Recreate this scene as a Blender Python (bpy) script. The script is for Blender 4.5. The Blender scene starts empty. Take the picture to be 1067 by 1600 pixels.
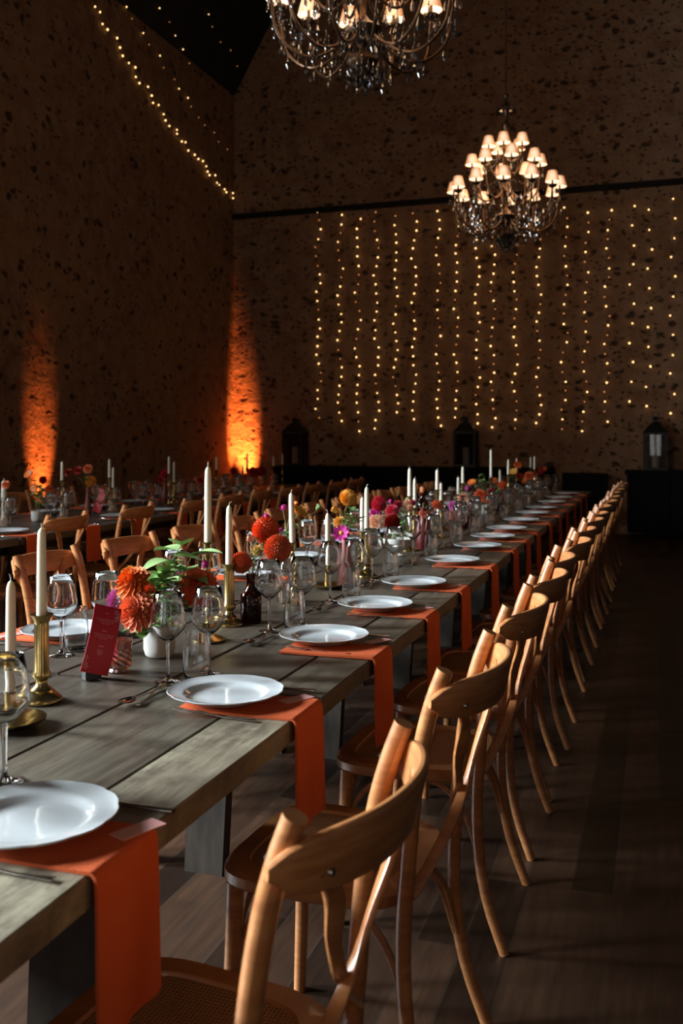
import bpy, math, random
from mathutils import Vector, Matrix
random.seed(11)
sc = bpy.context.scene
COL = sc.collection
PI = math.pi

# ------------------------------------------------------------------ camera
YAW = math.radians(18.23)
SA, CA = math.sin(YAW), math.cos(YAW)
EYE, F = 1.36, 1500.0
cam_d = bpy.data.cameras.new('camera')
cam_d.sensor_fit = 'VERTICAL'; cam_d.sensor_height = 36.0; cam_d.sensor_width = 24.0
cam_d.lens = F / 1600 * 36.0
cam_d.shift_y = -112 / 1600.0
cam_d.clip_start = 0.05; cam_d.clip_end = 100
cam_d.dof.use_dof = True; cam_d.dof.focus_distance = 2.7; cam_d.dof.aperture_fstop = 5.2
cam = bpy.data.objects.new('camera', cam_d); COL.objects.link(cam)
cam.location = (0, 0, EYE); cam.rotation_euler = (PI / 2, 0, YAW)
sc.camera = cam

def W(px, py, d):
    """world point seen at pixel px,py at depth d (used to measure the hall from the photograph)"""
    t = (px - 533.5) / F
    return Vector((d * (t * CA - SA), d * (t * SA + CA), EYE - (py - 688) * d / F))
def depth_on(px, X):
    t = (px - 533.5) / F
    return X / (t * CA - SA)
def on_line(px, X, z=0.765):
    d = depth_on(px, X); p = W(px, 688, d); return Vector((p.x, p.y, z)), d

# ------------------------------------------------------------------ render look
sc.view_settings.view_transform = 'Standard'; sc.view_settings.look = 'None'
sc.view_settings.gamma = 1.0; sc.view_settings.use_curve_mapping = False
sc.view_settings.exposure = 0.12
sc.render.film_transparent = False
sc.cycles.use_denoising = True
sc.cycles.max_bounces = 14; sc.cycles.diffuse_bounces = 3; sc.cycles.glossy_bounces = 4
sc.cycles.transmission_bounces = 12; sc.cycles.transparent_max_bounces = 40
sc.cycles.sample_clamp_indirect = 3.0; sc.cycles.caustics_reflective = False; sc.cycles.caustics_refractive = False
w = bpy.data.worlds.new('night'); sc.world = w; w.use_nodes = True
w.node_tree.nodes['Background'].inputs[0].default_value = (0.9, 0.8, 0.7, 1)
w.node_tree.nodes['Background'].inputs[1].default_value = 0.014

# hall dimensions
XW, XE, YN, YS = -6.64, 3.34, 14.5, -5.0
EAVE, RIDGE_X = 7.04, -1.65
RIDGE_Z = EAVE + (RIDGE_X - XW) * math.tan(math.radians(60))
WIN = [(-1.0, 0.0, 2.1, 4.2), (1.3, 2.3, 2.1, 4.2), (5.3, 6.2, 2.1, 3.8)]      # window openings, left wall (y0,y1,z0,z1)
WFR = [(-4.9, -4.45, 0.8, 3.4), (-3.4, -2.95, 0.8, 3.4), (-0.3, 0.15, 0.8, 3.4)]      # unseen window slits added behind the camera for streaks in the glasses (x0,x1,z0,z1)
WRT = [(-2.4, -1.6, 1.0, 3.2)]                             # unseen window added at the right for glass streaks and chair-back fill (y0,y1,z0,z1)

def area(name, loc, rot, sx, sy, power, col):
    l = bpy.data.lights.new(name, 'AREA'); l.shape = 'RECTANGLE'; l.size = sx; l.size_y = sy
    l.energy = power; l.color = col
    o = bpy.data.objects.new(name, l); COL.objects.link(o); o.location = loc; o.rotation_euler = rot
    return o
for (y0, y1, z0, z1), pw in zip(WIN, [1350, 1350, 80]):
    area('window_daylight', (XW - 0.38, (y0 + y1) / 2, (z0 + z1) / 2), (0, -PI / 2, 0), z1 - z0, y1 - y0, pw, (0.86, 0.95, 1.0))
for (x0, x1, z0, z1), pw in zip(WFR, [48, 48, 14]):
    area('window_daylight', ((x0 + x1) / 2, YS - 0.38, (z0 + z1) / 2), (PI / 2, 0, 0), x1 - x0, z1 - z0, pw, (0.95, 0.95, 0.92))  # added lamps behind the camera: streaks in the glasses, weak fill
for (y0, y1, z0, z1) in WRT:
    area('window_daylight', (XE + 0.38, (y0 + y1) / 2, (z0 + z1) / 2), (0, PI / 2, 0), z1 - z0, y1 - y0, 16, (0.95, 0.95, 0.92))  # added lamp from the right, lifts the chair backs slightly

# ------------------------------------------------------------------ materials
def new_mat(name):
    m = bpy.data.materials.new(name); m.use_nodes = True
    nt = m.node_tree
    return m, nt, nt.nodes['Principled BSDF'], nt.links
def mix_rgb(nt, fac, a, b, blend='MIX'):
    n = nt.nodes.new('ShaderNodeMix'); n.data_type = 'RGBA'; n.blend_type = blend
    for k, v in ((0, fac), (6, a), (7, b)):
        if isinstance(v, bpy.types.NodeSocket): nt.links.new(v, n.inputs[k])
        elif k == 0: n.inputs[0].default_value = v
        else: n.inputs[k].default_value = (*v, 1)
    return n.outputs[2]
def noise(nt, scale, detail=3, stretch=(1, 1, 1), rough=0.5, co='Object', vec=None):
    tc = nt.nodes.new('ShaderNodeTexCoord'); mp = nt.nodes.new('ShaderNodeMapping')
    mp.inputs['Scale'].default_value = stretch
    nt.links.new(vec or tc.outputs[co], mp.inputs['Vector'])
    n = nt.nodes.new('ShaderNodeTexNoise'); n.inputs['Scale'].default_value = scale
    n.inputs['Detail'].default_value = detail; n.inputs['Roughness'].default_value = rough
    nt.links.new(mp.outputs[0], n.inputs['Vector'])
    return n.outputs[0]
def ramp(nt, src, a, b, ca=(0, 0, 0), cb=(1, 1, 1)):
    r = nt.nodes.new('ShaderNodeValToRGB'); nt.links.new(src, r.inputs[0])
    r.color_ramp.elements[0].position = a; r.color_ramp.elements[0].color = (*ca, 1)
    r.color_ramp.elements[1].position = b; r.color_ramp.elements[1].color = (*cb, 1)
    return r.outputs[0]
def bump(nt, p, src, strength, dist=0.01):
    b = nt.nodes.new('ShaderNodeBump'); b.inputs['Strength'].default_value = strength; b.inputs['Distance'].default_value = dist
    nt.links.new(src, b.inputs['Height']); nt.links.new(b.outputs[0], p.inputs['Normal'])
def simple(name, col, rough=0.5, metal=0.0, var=0.12, scale=30, spec=0.5, bmp=0.0, coat=0.0, sss=0.0, trans=0.0):
    m, nt, p, L = new_mat(name)
    n = noise(nt, scale)
    c = mix_rgb(nt, n, tuple(max(0, x * (1 - var)) for x in col), tuple(min(1, x * (1 + var)) for x in col))
    L.new(c, p.inputs['Base Color'])
    p.inputs['Roughness'].default_value = rough; p.inputs['Metallic'].default_value = metal
    p.inputs['Specular IOR Level'].default_value = spec
    if coat: p.inputs['Coat Weight'].default_value = coat; p.inputs['Coat Roughness'].default_value = 0.12
    if bmp: bump(nt, p, n, bmp, 0.004)
    if sss:
        p.inputs['Subsurface Weight'].default_value = sss; p.inputs['Subsurface Radius'].default_value = (0.02, 0.012, 0.006)
        p.inputs['Subsurface Scale'].default_value = 1.0
    return m
def wood(name, dark, light, rough, grain=(1, 1, 14), scale=6, coat=0.0):
    m, nt, p, L = new_mat(name)
    tc = nt.nodes.new('ShaderNodeTexCoord'); oi = nt.nodes.new('ShaderNodeObjectInfo')
    add = nt.nodes.new('ShaderNodeVectorMath'); add.operation = 'ADD'
    L.new(tc.outputs['Object'], add.inputs[0]); L.new(oi.outputs['Random'], add.inputs[1])
    g = noise(nt, scale, 4, grain, 0.6, vec=add.outputs[0])
    c = mix_rgb(nt, ramp(nt, g, 0.3, 0.7), dark, light)
    L.new(c, p.inputs['Base Color']); p.inputs['Roughness'].default_value = rough
    if coat: p.inputs['Coat Weight'].default_value = coat; p.inputs['Coat Roughness'].default_value = 0.25
    bump(nt, p, g, 0.15, 0.003)
    return m
def emis(name, col, strength):
    m, nt, p, L = new_mat(name)
    p.inputs['Base Color'].default_value = (*col, 1); p.inputs['Emission Color'].default_value = (*col, 1)
    p.inputs['Emission Strength'].default_value = strength
    return m
def thin_glass(name, tint, lo, hi, rough=0.02, blend=0.25):
    """clear blown glass wall: transparent with a mirror layer that grows towards the rim of the curve"""
    m, nt, p, L = new_mat(name)
    nt.nodes.remove(p)
    out = [n for n in nt.nodes if n.type == 'OUTPUT_MATERIAL'][0]
    t = nt.nodes.new('ShaderNodeBsdfTransparent'); g = nt.nodes.new('ShaderNodeBsdfGlossy')
    g.inputs['Roughness'].default_value = rough
    lw = nt.nodes.new('ShaderNodeLayerWeight'); lw.inputs[0].default_value = blend
    mr = nt.nodes.new('ShaderNodeMapRange'); mr.inputs[3].default_value = lo; mr.inputs[4].default_value = hi
    pw = nt.nodes.new('ShaderNodeMath'); pw.operation = 'POWER'; pw.inputs[1].default_value = 2.2; L.new(lw.outputs['Facing'], pw.inputs[0]); L.new(pw.outputs[0], mr.inputs[0])
    c = mix_rgb(nt, lw.outputs['Facing'], tint, tuple(x * 0.72 for x in tint)); L.new(c, t.inputs[0])
    mx = nt.nodes.new('ShaderNodeMixShader')
    L.new(mr.outputs[0], mx.inputs[0]); L.new(t.outputs[0], mx.inputs[1]); L.new(g.outputs[0], mx.inputs[2])
    L.new(mx.outputs[0], out.inputs[0])
    return m
def solid_glass(name, col, rough=0.02, ior=1.48):
    m, nt, p, L = new_mat(name)
    p.inputs['Base Color'].default_value = (*col, 1); p.inputs['Roughness'].default_value = rough
    p.inputs['Transmission Weight'].default_value = 1.0; p.inputs['IOR'].default_value = ior
    return m

# rubble wall with lime plaster: dark stone faces showing through
def wall_mat():
    m, nt, p, L = new_mat('rubble_plaster')
    big = noise(nt, 0.8, 3); mid = noise(nt, 5, 5, rough=0.6)
    base = mix_rgb(nt, ramp(nt, big, 0.3, 0.7), (0.22, 0.115, 0.066), (0.32, 0.175, 0.105))
    base = mix_rgb(nt, ramp(nt, mid, 0.35, 0.75), base, (0.38, 0.25, 0.155))
    tc = nt.nodes.new('ShaderNodeTexCoord'); wn = nt.nodes.new('ShaderNodeTexNoise'); wn.inputs['Scale'].default_value = 4.0
    L.new(tc.outputs['Object'], wn.inputs['Vector'])
    sub = nt.nodes.new('ShaderNodeVectorMath'); sub.operation = 'MULTIPLY_ADD'
    L.new(wn.outputs['Color'], sub.inputs[0]); sub.inputs[1].default_value = (0.22, 0.22, 0.22); L.new(tc.outputs['Object'], sub.inputs[2])
    masks = []
    for sc_, th, st in ((5.2, 0.17, (1, 1, 1.6)), (11.0, 0.15, (1, 1, 1.8))):
        mp = nt.nodes.new('ShaderNodeMapping'); mp.inputs['Scale'].default_value = st; L.new(sub.outputs[0], mp.inputs[0])
        v = nt.nodes.new('ShaderNodeTexVoronoi'); v.inputs['Scale'].default_value = sc_; L.new(mp.outputs[0], v.inputs['Vector'])
        masks.append((ramp(nt, v.outputs['Distance'], th, th + 0.16, (1, 1, 1), (0, 0, 0)), v))
    mxm = nt.nodes.new('ShaderNodeMath'); mxm.operation = 'MAXIMUM'
    sel = []
    for mk, v in masks:
        sp = nt.nodes.new('ShaderNodeSeparateColor'); L.new(v.outputs['Color'], sp.inputs[0])
        gt = nt.nodes.new('ShaderNodeMath'); gt.operation = 'GREATER_THAN'; gt.inputs[1].default_value = 0.5
        L.new(sp.outputs[0], gt.inputs[0])
        mu = nt.nodes.new('ShaderNodeMath'); mu.operation = 'MULTIPLY'; L.new(mk, mu.inputs[0]); L.new(gt.outputs[0], mu.inputs[1]); sel.append(mu.outputs[0])
    L.new(sel[0], mxm.inputs[0]); L.new(sel[1], mxm.inputs[1])
    col = mix_rgb(nt, mxm.outputs[0], base, (0.085, 0.052, 0.036))
    L.new(col, p.inputs['Base Color']); p.inputs['Roughness'].default_value = 0.95; p.inputs['Specular IOR Level'].default_value = 0.1
    h = nt.nodes.new('ShaderNodeMath'); h.operation = 'MULTIPLY_ADD'; h.inputs[1].default_value = -0.6
    L.new(mxm.outputs[0], h.inputs[0]); L.new(mid, h.inputs[2])
    bump(nt, p, h.outputs[0], 1.0, 0.05)
    return m
def floor_mat():
    m, nt, p, L = new_mat('dark_parquet')
    tc = nt.nodes.new('ShaderNodeTexCoord'); mp = nt.nodes.new('ShaderNodeMapping'); mp.inputs['Rotation'].default_value = (0, 0, PI / 2)
    L.new(tc.outputs['Object'], mp.inputs[0])
    b = nt.nodes.new('ShaderNodeTexBrick'); L.new(mp.outputs[0], b.inputs['Vector'])
    b.inputs['Scale'].default_value = 1.0; b.inputs['Brick Width'].default_value = 0.85; b.inputs['Row Height'].default_value = 0.125
    b.inputs['Mortar Size'].default_value = 0.003; b.inputs['Bias'].default_value = 0.0
    b.inputs['Color1'].default_value = (0.016, 0.008, 0.005, 1); b.inputs['Color2'].default_value = (0.085, 0.045, 0.027, 1); b.inputs['Mortar'].default_value = (0.055, 0.038, 0.026, 1)
    g = noise(nt, 7, 4, (6, 0.6, 1), 0.6)
    c = mix_rgb(nt, 0.65, b.outputs['Color'], mix_rgb(nt, ramp(nt, g, 0.25, 0.75), (0.25, 0.22, 0.2), (1.3, 1.2, 1.1)), 'MULTIPLY')
    L.new(c, p.inputs['Base Color']); p.inputs['Roughness'].default_value = 0.45; p.inputs['Specular IOR Level'].default_value = 0.3
    bump(nt, p, g, 0.2, 0.003)
    return m
def table_mat():
    m, nt, p, L = new_mat('weathered_table_planks')
    at = nt.nodes.new('ShaderNodeAttribute'); at.attribute_name = 'plank'
    tc = nt.nodes.new('ShaderNodeTexCoord'); add = nt.nodes.new('ShaderNodeVectorMath'); add.operation = 'MULTIPLY_ADD'
    L.new(at.outputs['Color'], add.inputs[0]); add.inputs[1].default_value = (7, 7, 7); L.new(tc.outputs['Object'], add.inputs[2])
    g = noise(nt, 5, 5, (7, 0.7, 3), 0.65, vec=add.outputs[0])
    st = noise(nt, 2.4, 4, (1.6, 0.8, 1), 0.6, vec=add.outputs[0])
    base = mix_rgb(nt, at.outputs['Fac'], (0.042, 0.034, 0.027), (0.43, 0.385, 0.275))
    base = mix_rgb(nt, ramp(nt, g, 0.3, 0.7), mix_rgb(nt, 0.7, base, (0.03, 0.022, 0.016)), base)
    base = mix_rgb(nt, ramp(nt, st, 0.45, 0.75), base, mix_rgb(nt, 0.55, base, (0.10, 0.062, 0.036)))
    kn = noise(nt, 7, 5, (1.5, 0.9, 1), 0.75, vec=add.outputs[0])
    base = mix_rgb(nt, ramp(nt, kn, 0.50, 0.66), base, mix_rgb(nt, 0.6, base, (0.04, 0.028, 0.02)))
    L.new(base, p.inputs['Base Color'])
    r = ramp(nt, st, 0.2, 0.8, (0.30, 0.30, 0.30), (0.55, 0.55, 0.55)); L.new(r, p.inputs['Roughness'])
    bump(nt, p, g, 0.5, 0.004)
    return m
def cane_mat():
    m, nt, p, L = new_mat('woven_cane')
    tc = nt.nodes.new('ShaderNodeTexCoord'); cols = []
    for ax, rot in (('X', 0), ('Y', 0)):
        wv = nt.nodes.new('ShaderNodeTexWave'); wv.bands_direction = ax; wv.inputs['Scale'].default_value = 45
        L.new(tc.outputs['Object'], wv.inputs['Vector']); cols.append(wv.outputs['Fac'])
    mu = nt.nodes.new('ShaderNodeMath'); mu.operation = 'MULTIPLY'; L.new(cols[0], mu.inputs[0]); L.new(cols[1], mu.inputs[1])
    c = mix_rgb(nt, ramp(nt, mu.outputs[0], 0.05, 0.5), (0.50, 0.24, 0.10), (0.13, 0.05, 0.02))
    L.new(c, p.inputs['Base Color']); p.inputs['Roughness'].default_value = 0.5
    bump(nt, p, mu.outputs[0], 0.6, 0.003)
    return m
def porcelain():
    m, nt, p, L = new_mat('white_porcelain')
    p.inputs['Base Color'].default_value = (0.60, 0.64, 0.66, 1); p.inputs['Roughness'].default_value = 0.09
    p.inputs['Coat Weight'].default_value = 0.4; p.inputs['Coat Roughness'].default_value = 0.05
    return m
M = dict(
    board=simple('black_lacquered_boards', (0.007, 0.006, 0.006), 0.8, var=0.3, scale=5, spec=0.15),
    wall=wall_mat(), floor=floor_mat(), table=table_mat(), cane=cane_mat(), china=porcelain(),
    roof=simple('dark_roof_boards', (0.012, 0.011, 0.01), 0.9, var=0.4, scale=3),
    beam=simple('black_timber', (0.012, 0.010, 0.009), 0.7, var=0.4, scale=5, spec=0.2),
    chair=wood('oiled_beech', (0.40, 0.145, 0.048), (0.64, 0.275, 0.098), 0.33, (1, 1, 5), 10, 0.5),
    rail=wood('oiled_beech_rail', (0.40, 0.145, 0.048), (0.66, 0.29, 0.105), 0.33, (3, 1, 9), 9, 0.5),
    trestle=wood('grey_trestle_timber', (0.018, 0.013, 0.009), (0.06, 0.043, 0.028), 0.7, (4, 4, 1), 6),
    steel=simple('dark_steel', (0.25, 0.24, 0.23), 0.3, 1.0, 0.1),
    napkin=simple('burnt_orange_linen', (0.66, 0.125, 0.04), 0.85, var=0.1, scale=220, spec=0.2, bmp=0.3),
    card=simple('blush_card', (0.72, 0.36, 0.33), 0.6, var=0.03),
    pinkink=simple('blush_ink', (0.80, 0.30, 0.28), 0.6, var=0.05),
    menu=simple('crimson_card', (0.58, 0.012, 0.025), 0.45, var=0.06, scale=12),
    block=simple('black_holder', (0.02, 0.022, 0.02), 0.5),
    cutlery=simple('worn_silver', (0.50, 0.48, 0.46), 0.2, 1.0, 0.08, 60),
    brass=simple('aged_brass', (0.46, 0.33, 0.13), 0.24, 1.0, 0.35, 25),
    wax=simple('ivory_wax', (0.80, 0.76, 0.62), 0.42, var=0.03, sss=0.25),
    wick=simple('cotton_wick', (0.5, 0.48, 0.4), 0.9),
    glass=solid_glass('clear_glass', (0.985, 0.99, 0.99), 0.0, 1.56),
    stem=solid_glass('clear_stem_glass', (0.97, 0.98, 0.98)),
    amber=thin_glass('amber_bottle_glass', (0.42, 0.12, 0.03), 0.04, 0.5),
    copper=thin_glass('copper_lustre_glass', (0.72, 0.42, 0.3), 0.28, 0.9, 0.2),
    rose=simple('dusty_rose_ceramic', (0.30, 0.085, 0.07), 0.5, var=0.06),
    burg=simple('burgundy_ceramic', (0.14, 0.02, 0.02), 0.4, var=0.06),
    cream=simple('matt_white_ceramic', (0.72, 0.71, 0.67), 0.55, var=0.02),
    leaf=simple('leaf_green', (0.16, 0.30, 0.07), 0.5, var=0.35, scale=18),
    leaf_pale=simple('pale_leaf_green', (0.34, 0.50, 0.20), 0.5, var=0.25, scale=18),
    stalk=simple('stalk_green', (0.12, 0.17, 0.05), 0.6, var=0.2),
    orange=simple('orange_petals', (0.92, 0.21, 0.035), 0.55, var=0.18, scale=40),
    coral=simple('coral_petals', (0.88, 0.27, 0.13), 0.55, var=0.15, scale=40),
    scarlet=simple('scarlet_petals', (0.88, 0.17, 0.06), 0.55, var=0.2, scale=40),
    red=simple('deep_red_petals', (0.48, 0.03, 0.02), 0.55, var=0.2, scale=40),
    raspberry=simple('raspberry_petals', (0.72, 0.08, 0.13), 0.55, var=0.2, scale=40),
    magenta=simple('magenta_petals', (0.6, 0.03, 0.30), 0.55, var=0.15, scale=40),
    yellow=simple('amber_yellow_petals', (0.90, 0.46, 0.09), 0.55, var=0.15, scale=40),
    peach=simple('peach_petals', (0.9, 0.55, 0.38), 0.55, var=0.15, scale=40),
    lilac=simple('lilac_petals', (0.66, 0.22, 0.48), 0.55, var=0.15, scale=40),
    pistil=simple('yellow_flower_centre', (0.75, 0.38, 0.03), 0.8, var=0.3, scale=200),
    bronze=simple('dark_bronze', (0.10, 0.055, 0.03), 0.35, 0.9, 0.3, 30),
    crystal=thin_glass('cut_crystal', (0.42, 0.42, 0.45), 0.25, 0.95, 0.05),
    lining=emis('glowing_shade_lining', (1.0, 0.80, 0.55), 1.1),
    glowbulb=emis('lamp_flame_bulb', (1.0, 0.78, 0.5), 6.0),
    fairy=emis('fairy_bulb_bright', (1.0, 0.60, 0.24), 2.6),
    fairy_dim=emis('fairy_bulb_dim', (1.0, 0.40, 0.13), 0.7),
    wire=simple('dark_thin_wire', (0.03, 0.02, 0.015), 0.7),
    terracotta=simple('terracotta', (0.60, 0.20, 0.08), 0.8, var=0.12),
    black=simple('black_painted_metal', (0.012, 0.012, 0.012), 0.5, 0.3),
    lens=emis('orange_lamp_lens', (1.0, 0.3, 0.06), 2.0),
    pane=thin_glass('lantern_pane', (0.7, 0.7, 0.7), 0.02, 0.2),
)

def shade_mat():
    m, nt, p, L = new_mat('lit_cream_shade')
    lw = nt.nodes.new('ShaderNodeLayerWeight'); lw.inputs[0].default_value = 0.5
    c = ramp(nt, lw.outputs['Facing'], 0.0, 0.5, (1.25, 0.92, 0.62), (0.55, 0.20, 0.075))
    p.inputs['Base Color'].default_value = (0.6, 0.45, 0.3, 1)
    L.new(c, p.inputs['Emission Color']); p.inputs['Emission Strength'].default_value = 1.0
    return m
M['shade'] = shade_mat()

# ------------------------------------------------------------------ mesh tools
class MB:
    def __init__(s): s.v = []; s.f = []; s.a = None
    def quad_grid(s, rows, closed=True, cap0=False, cap1=False):
        base = len(s.v); n = len(rows[0])
        for r in rows: s.v.extend([tuple(p) for p in r])
        for i in range(len(rows) - 1):
            for j in range(n if closed else n - 1):
                a = base + i * n + j; b = base + i * n + (j + 1) % n
                s.f.append((a, b, b + n, a + n))
        if cap0: s.f.append(tuple(base + j for j in range(n))[::-1])
        if cap1: s.f.append(tuple(base + (len(rows) - 1) * n + j for j in range(n)))
        return s
    def lathe(s, prof, seg=24, c=(0, 0, 0), mod=None, cap0=False, cap1=False):
        rows = []
        for (r, z) in prof:
            row = []
            for j in range(seg):
                a = 2 * PI * j / seg
                rr = r if mod is None else r * mod(a, r, z)
                row.append((c[0] + rr * math.cos(a), c[1] + rr * math.sin(a), c[2] + z))
            rows.append(row)
        return s.quad_grid(rows, True, cap0, cap1)
    def box(s, x0, x1, y0, y1, z0, z1, rot=None):
        b = len(s.v)
        ps = [Vector((x, y, z)) for z in (z0, z1) for y in (y0, y1) for x in (x0, x1)]
        if rot:
            c = Vector(((x0 + x1) / 2, (y0 + y1) / 2, (z0 + z1) / 2))
            ps = [c + rot @ (p - c) for p in ps]
        s.v.extend([tuple(p) for p in ps])
        for f in ((0, 2, 3, 1), (4, 5, 7, 6), (0, 1, 5, 4), (2, 6, 7, 3), (0, 4, 6, 2), (1, 3, 7, 5)): s.f.append(tuple(b + i for i in f))
        return s
    def sweep(s, pts, ref, sec, cap=True):
        """sec(i, t) -> list of (a, b): a along ref, b across"""
        P = [Vector(p) for p in pts]; rows = []
        for i, p in enumerate(P):
            T = (P[min(i + 1, len(P) - 1)] - P[max(i - 1, 0)]).normalized()
            R = Vector(ref(i) if callable(ref) else ref)
            B = T.cross(R).normalized(); N = B.cross(T).normalized()
            rows.append([p + N * a + B * b for a, b in sec(i, i / (len(P) - 1))])
        return s.quad_grid(rows, True, cap, cap)
    def tube(s, pts, rad, seg=8, cap=True):
        P = [Vector(p) for p in pts]
        d = (P[-1] - P[0]).normalized(); ref = (1, 0, 0) if abs(d.x) < 0.8 else (0, 1, 0)
        def sec(i, t):
            r = rad(t) if callable(rad) else rad
            return [(r * math.cos(2 * PI * k / seg), r * math.sin(2 * PI * k / seg)) for k in range(seg)]
        return s.sweep(P, ref, sec, cap)
    def mesh(s, name, mat, smooth=True, angle=40):
        me = bpy.data.meshes.new(name); me.from_pydata(s.v, [], s.f)
        if mat: me.materials.append(mat)
        if s.a:
            at = me.color_attributes.new('plank', 'FLOAT_COLOR', 'POINT')
            for i, v in enumerate(s.a): at.data[i].color = (v, v, v, 1)
        me.validate()
        import bmesh
        bm = bmesh.new(); bm.from_mesh(me); bmesh.ops.recalc_face_normals(bm, faces=bm.faces)
        if smooth:
            for f in bm.faces: f.smooth = True
            lim = math.radians(angle)
            for e in bm.edges:
                if len(e.link_faces) == 2 and e.calc_face_angle(0) > lim: e.smooth = False
        bm.to_mesh(me); bm.free()
        return me
    def obj(s, name, mat, parent=None, loc=None, smooth=True, angle=40, label=None):
        o = bpy.data.objects.new(name, s.mesh(name, mat, smooth, angle)); COL.objects.link(o)
        if parent: o.parent = parent
        if loc is not None: o.location = loc
        if label: o['label'] = label
        return o
def rrect(w, h, c):
    """rounded rectangle section, w along ref, h across"""
    a, b = w / 2, h / 2; c = min(c, a * 0.98, b * 0.98)
    return [(a - c, -b), (a - c * .3, -b + c * .3), (a, -b + c), (a, b - c), (a - c * .3, b - c * .3), (a - c, b), (-a + c, b), (-a + c * .3, b - c * .3), (-a, b - c), (-a, -b + c), (-a + c * .3, -b + c * .3), (-a + c, -b)]
def bez(pts, n=24):
    """Catmull-Rom through the points"""
    P = [Vector(p) for p in pts]; P = [P[0] * 2 - P[1]] + P + [P[-1] * 2 - P[-2]]
    out = []; m = len(P) - 3
    for k in range(n + 1):
        u = k / n * m; i = min(int(u), m - 1); t = u - i
        a, b, c, d = P[i:i + 4]
        out.append(0.5 * ((2 * b) + (c - a) * t + (2 * a - 5 * b + 4 * c - d) * t * t + (3 * b - a - 3 * c + d) * t ** 3))
    return out
def tag(o, label, cat, group=None):
    o['label'] = label; o['category'] = cat
    if group: o['group'] = group
    return o
def empty(name, loc=(0, 0, 0), rz=0):
    o = bpy.data.objects.new(name, None); COL.objects.link(o); o.location = loc; o.rotation_euler = (0, 0, rz); o.empty_display_size = 0.1
    return o
def struct(o): o['kind'] = 'structure'; return o
KIDS = {}
def copy_tree(o, parent=None):
    c = o.copy(); COL.objects.link(c)
    if parent: c.parent = parent
    for ch in o.children: copy_tree(ch, c)
    return c
class Proto:
    def __init__(s, make): s.root = make(); s.used = False
    def place(s, loc, rz, label, cat, group=None, scale=None, tilt=None):
        o = s.root if not s.used else copy_tree(s.root)
        s.used = True
        o.location = loc; o.rotation_euler = (0, 0, rz) if tilt is None else (tilt[0], tilt[1], rz)
        o.scale = (1, 1, 1) if scale is None else scale
        if 'group' in o.keys() and not group: del o['group']
        return tag(o, label, cat, group)
ORD = 'nearest second third fourth fifth sixth seventh eighth ninth tenth eleventh twelfth thirteenth fourteenth fifteenth sixteenth seventeenth eighteenth nineteenth twentieth'.split()

# ------------------------------------------------------------------ the hall
m = MB(); m.box(XW, XE, YS, YN, -0.1, 0); struct(m.obj('floor', M['floor']))
m = MB()
ys = [YS - 0.3]
def pierced(name, a0, a1, opens, put):
    """a wall running from a0 to a1 with rectangular openings; put(mb, a, b, z0, z1) adds a block"""
    mb = MB(); cur = a0
    for (o0, o1, z0, z1) in opens:
        put(mb, cur, o0, 0, EAVE); put(mb, o0, o1, 0, z0); put(mb, o0, o1, z1, EAVE); cur = o1
    put(mb, cur, a1, 0, EAVE); return mb
struct(pierced('l', YS - 0.3, YN + 0.3, WIN, lambda mb, a, b, z0, z1: mb.box(XW - 0.3, XW, a, b, z0, z1)).obj('wall_left', M['wall'], smooth=False))
struct(pierced('r', YS - 0.3, YN + 0.3, WRT, lambda mb, a, b, z0, z1: mb.box(XE, XE + 0.3, a, b, z0, z1)).obj('wall_right', M['roof'], smooth=False))  # unseen wall, dark boards chosen to cut light bounced onto chair backs
def gable(mb, y0, y1, x0, x1):
    b = len(mb.v)
    pts = [(x0, 0), (x1, 0), (x1, EAVE), (RIDGE_X, RIDGE_Z), (x0, EAVE)]
    for y in (y0, y1): mb.v.extend([(x, y, z) for x, z in pts])
    mb.f.append(tuple(b + i for i in range(5))); mb.f.append(tuple(b + 5 + i for i in range(5))[::-1])
    for i in range(5): mb.f.append((b + i, b + (i + 1) % 5, b + 5 + (i + 1) % 5, b + 5 + i))
m = MB(); gable(m, YN, YN + 0.3, XW, XE); struct(m.obj('wall_back', M['wall'], smooth=False))
m = pierced('f', XW, XE, WFR, lambda mb, a, b, z0, z1: mb.box(a, b, YS - 0.3, YS, z0, z1))
b = len(m.v)
for y in (YS - 0.3, YS): m.v.extend([(XW, y, EAVE), (XE, y, EAVE), (RIDGE_X, y, RIDGE_Z)])
m.f += [(b, b + 1, b + 2), (b + 3, b + 5, b + 4)]
struct(m.obj('wall_front', M['wall'], smooth=False))
m = MB()
for sx, xe in ((-1, XW), (1, XE)):
    b = len(m.v)
    for y in (YS - 0.3, YN + 0.3):
        m.v.extend([(xe + sx * 0.5, y, EAVE - 0.866), (RIDGE_X, y, RIDGE_Z), (RIDGE_X, y, RIDGE_Z + 0.3), (xe + sx * 0.5, y, EAVE - 0.56)])
    m.f += [(b, b + 1, b + 2, b + 3), (b + 4, b + 7, b + 6, b + 5)] + [(b + i, b + (i + 1) % 4, b + 4 + (i + 1) % 4, b + 4 + i) for i in range(4)]
struct(m.obj('ceiling', M['roof'], smooth=False))
wn = 0
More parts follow.
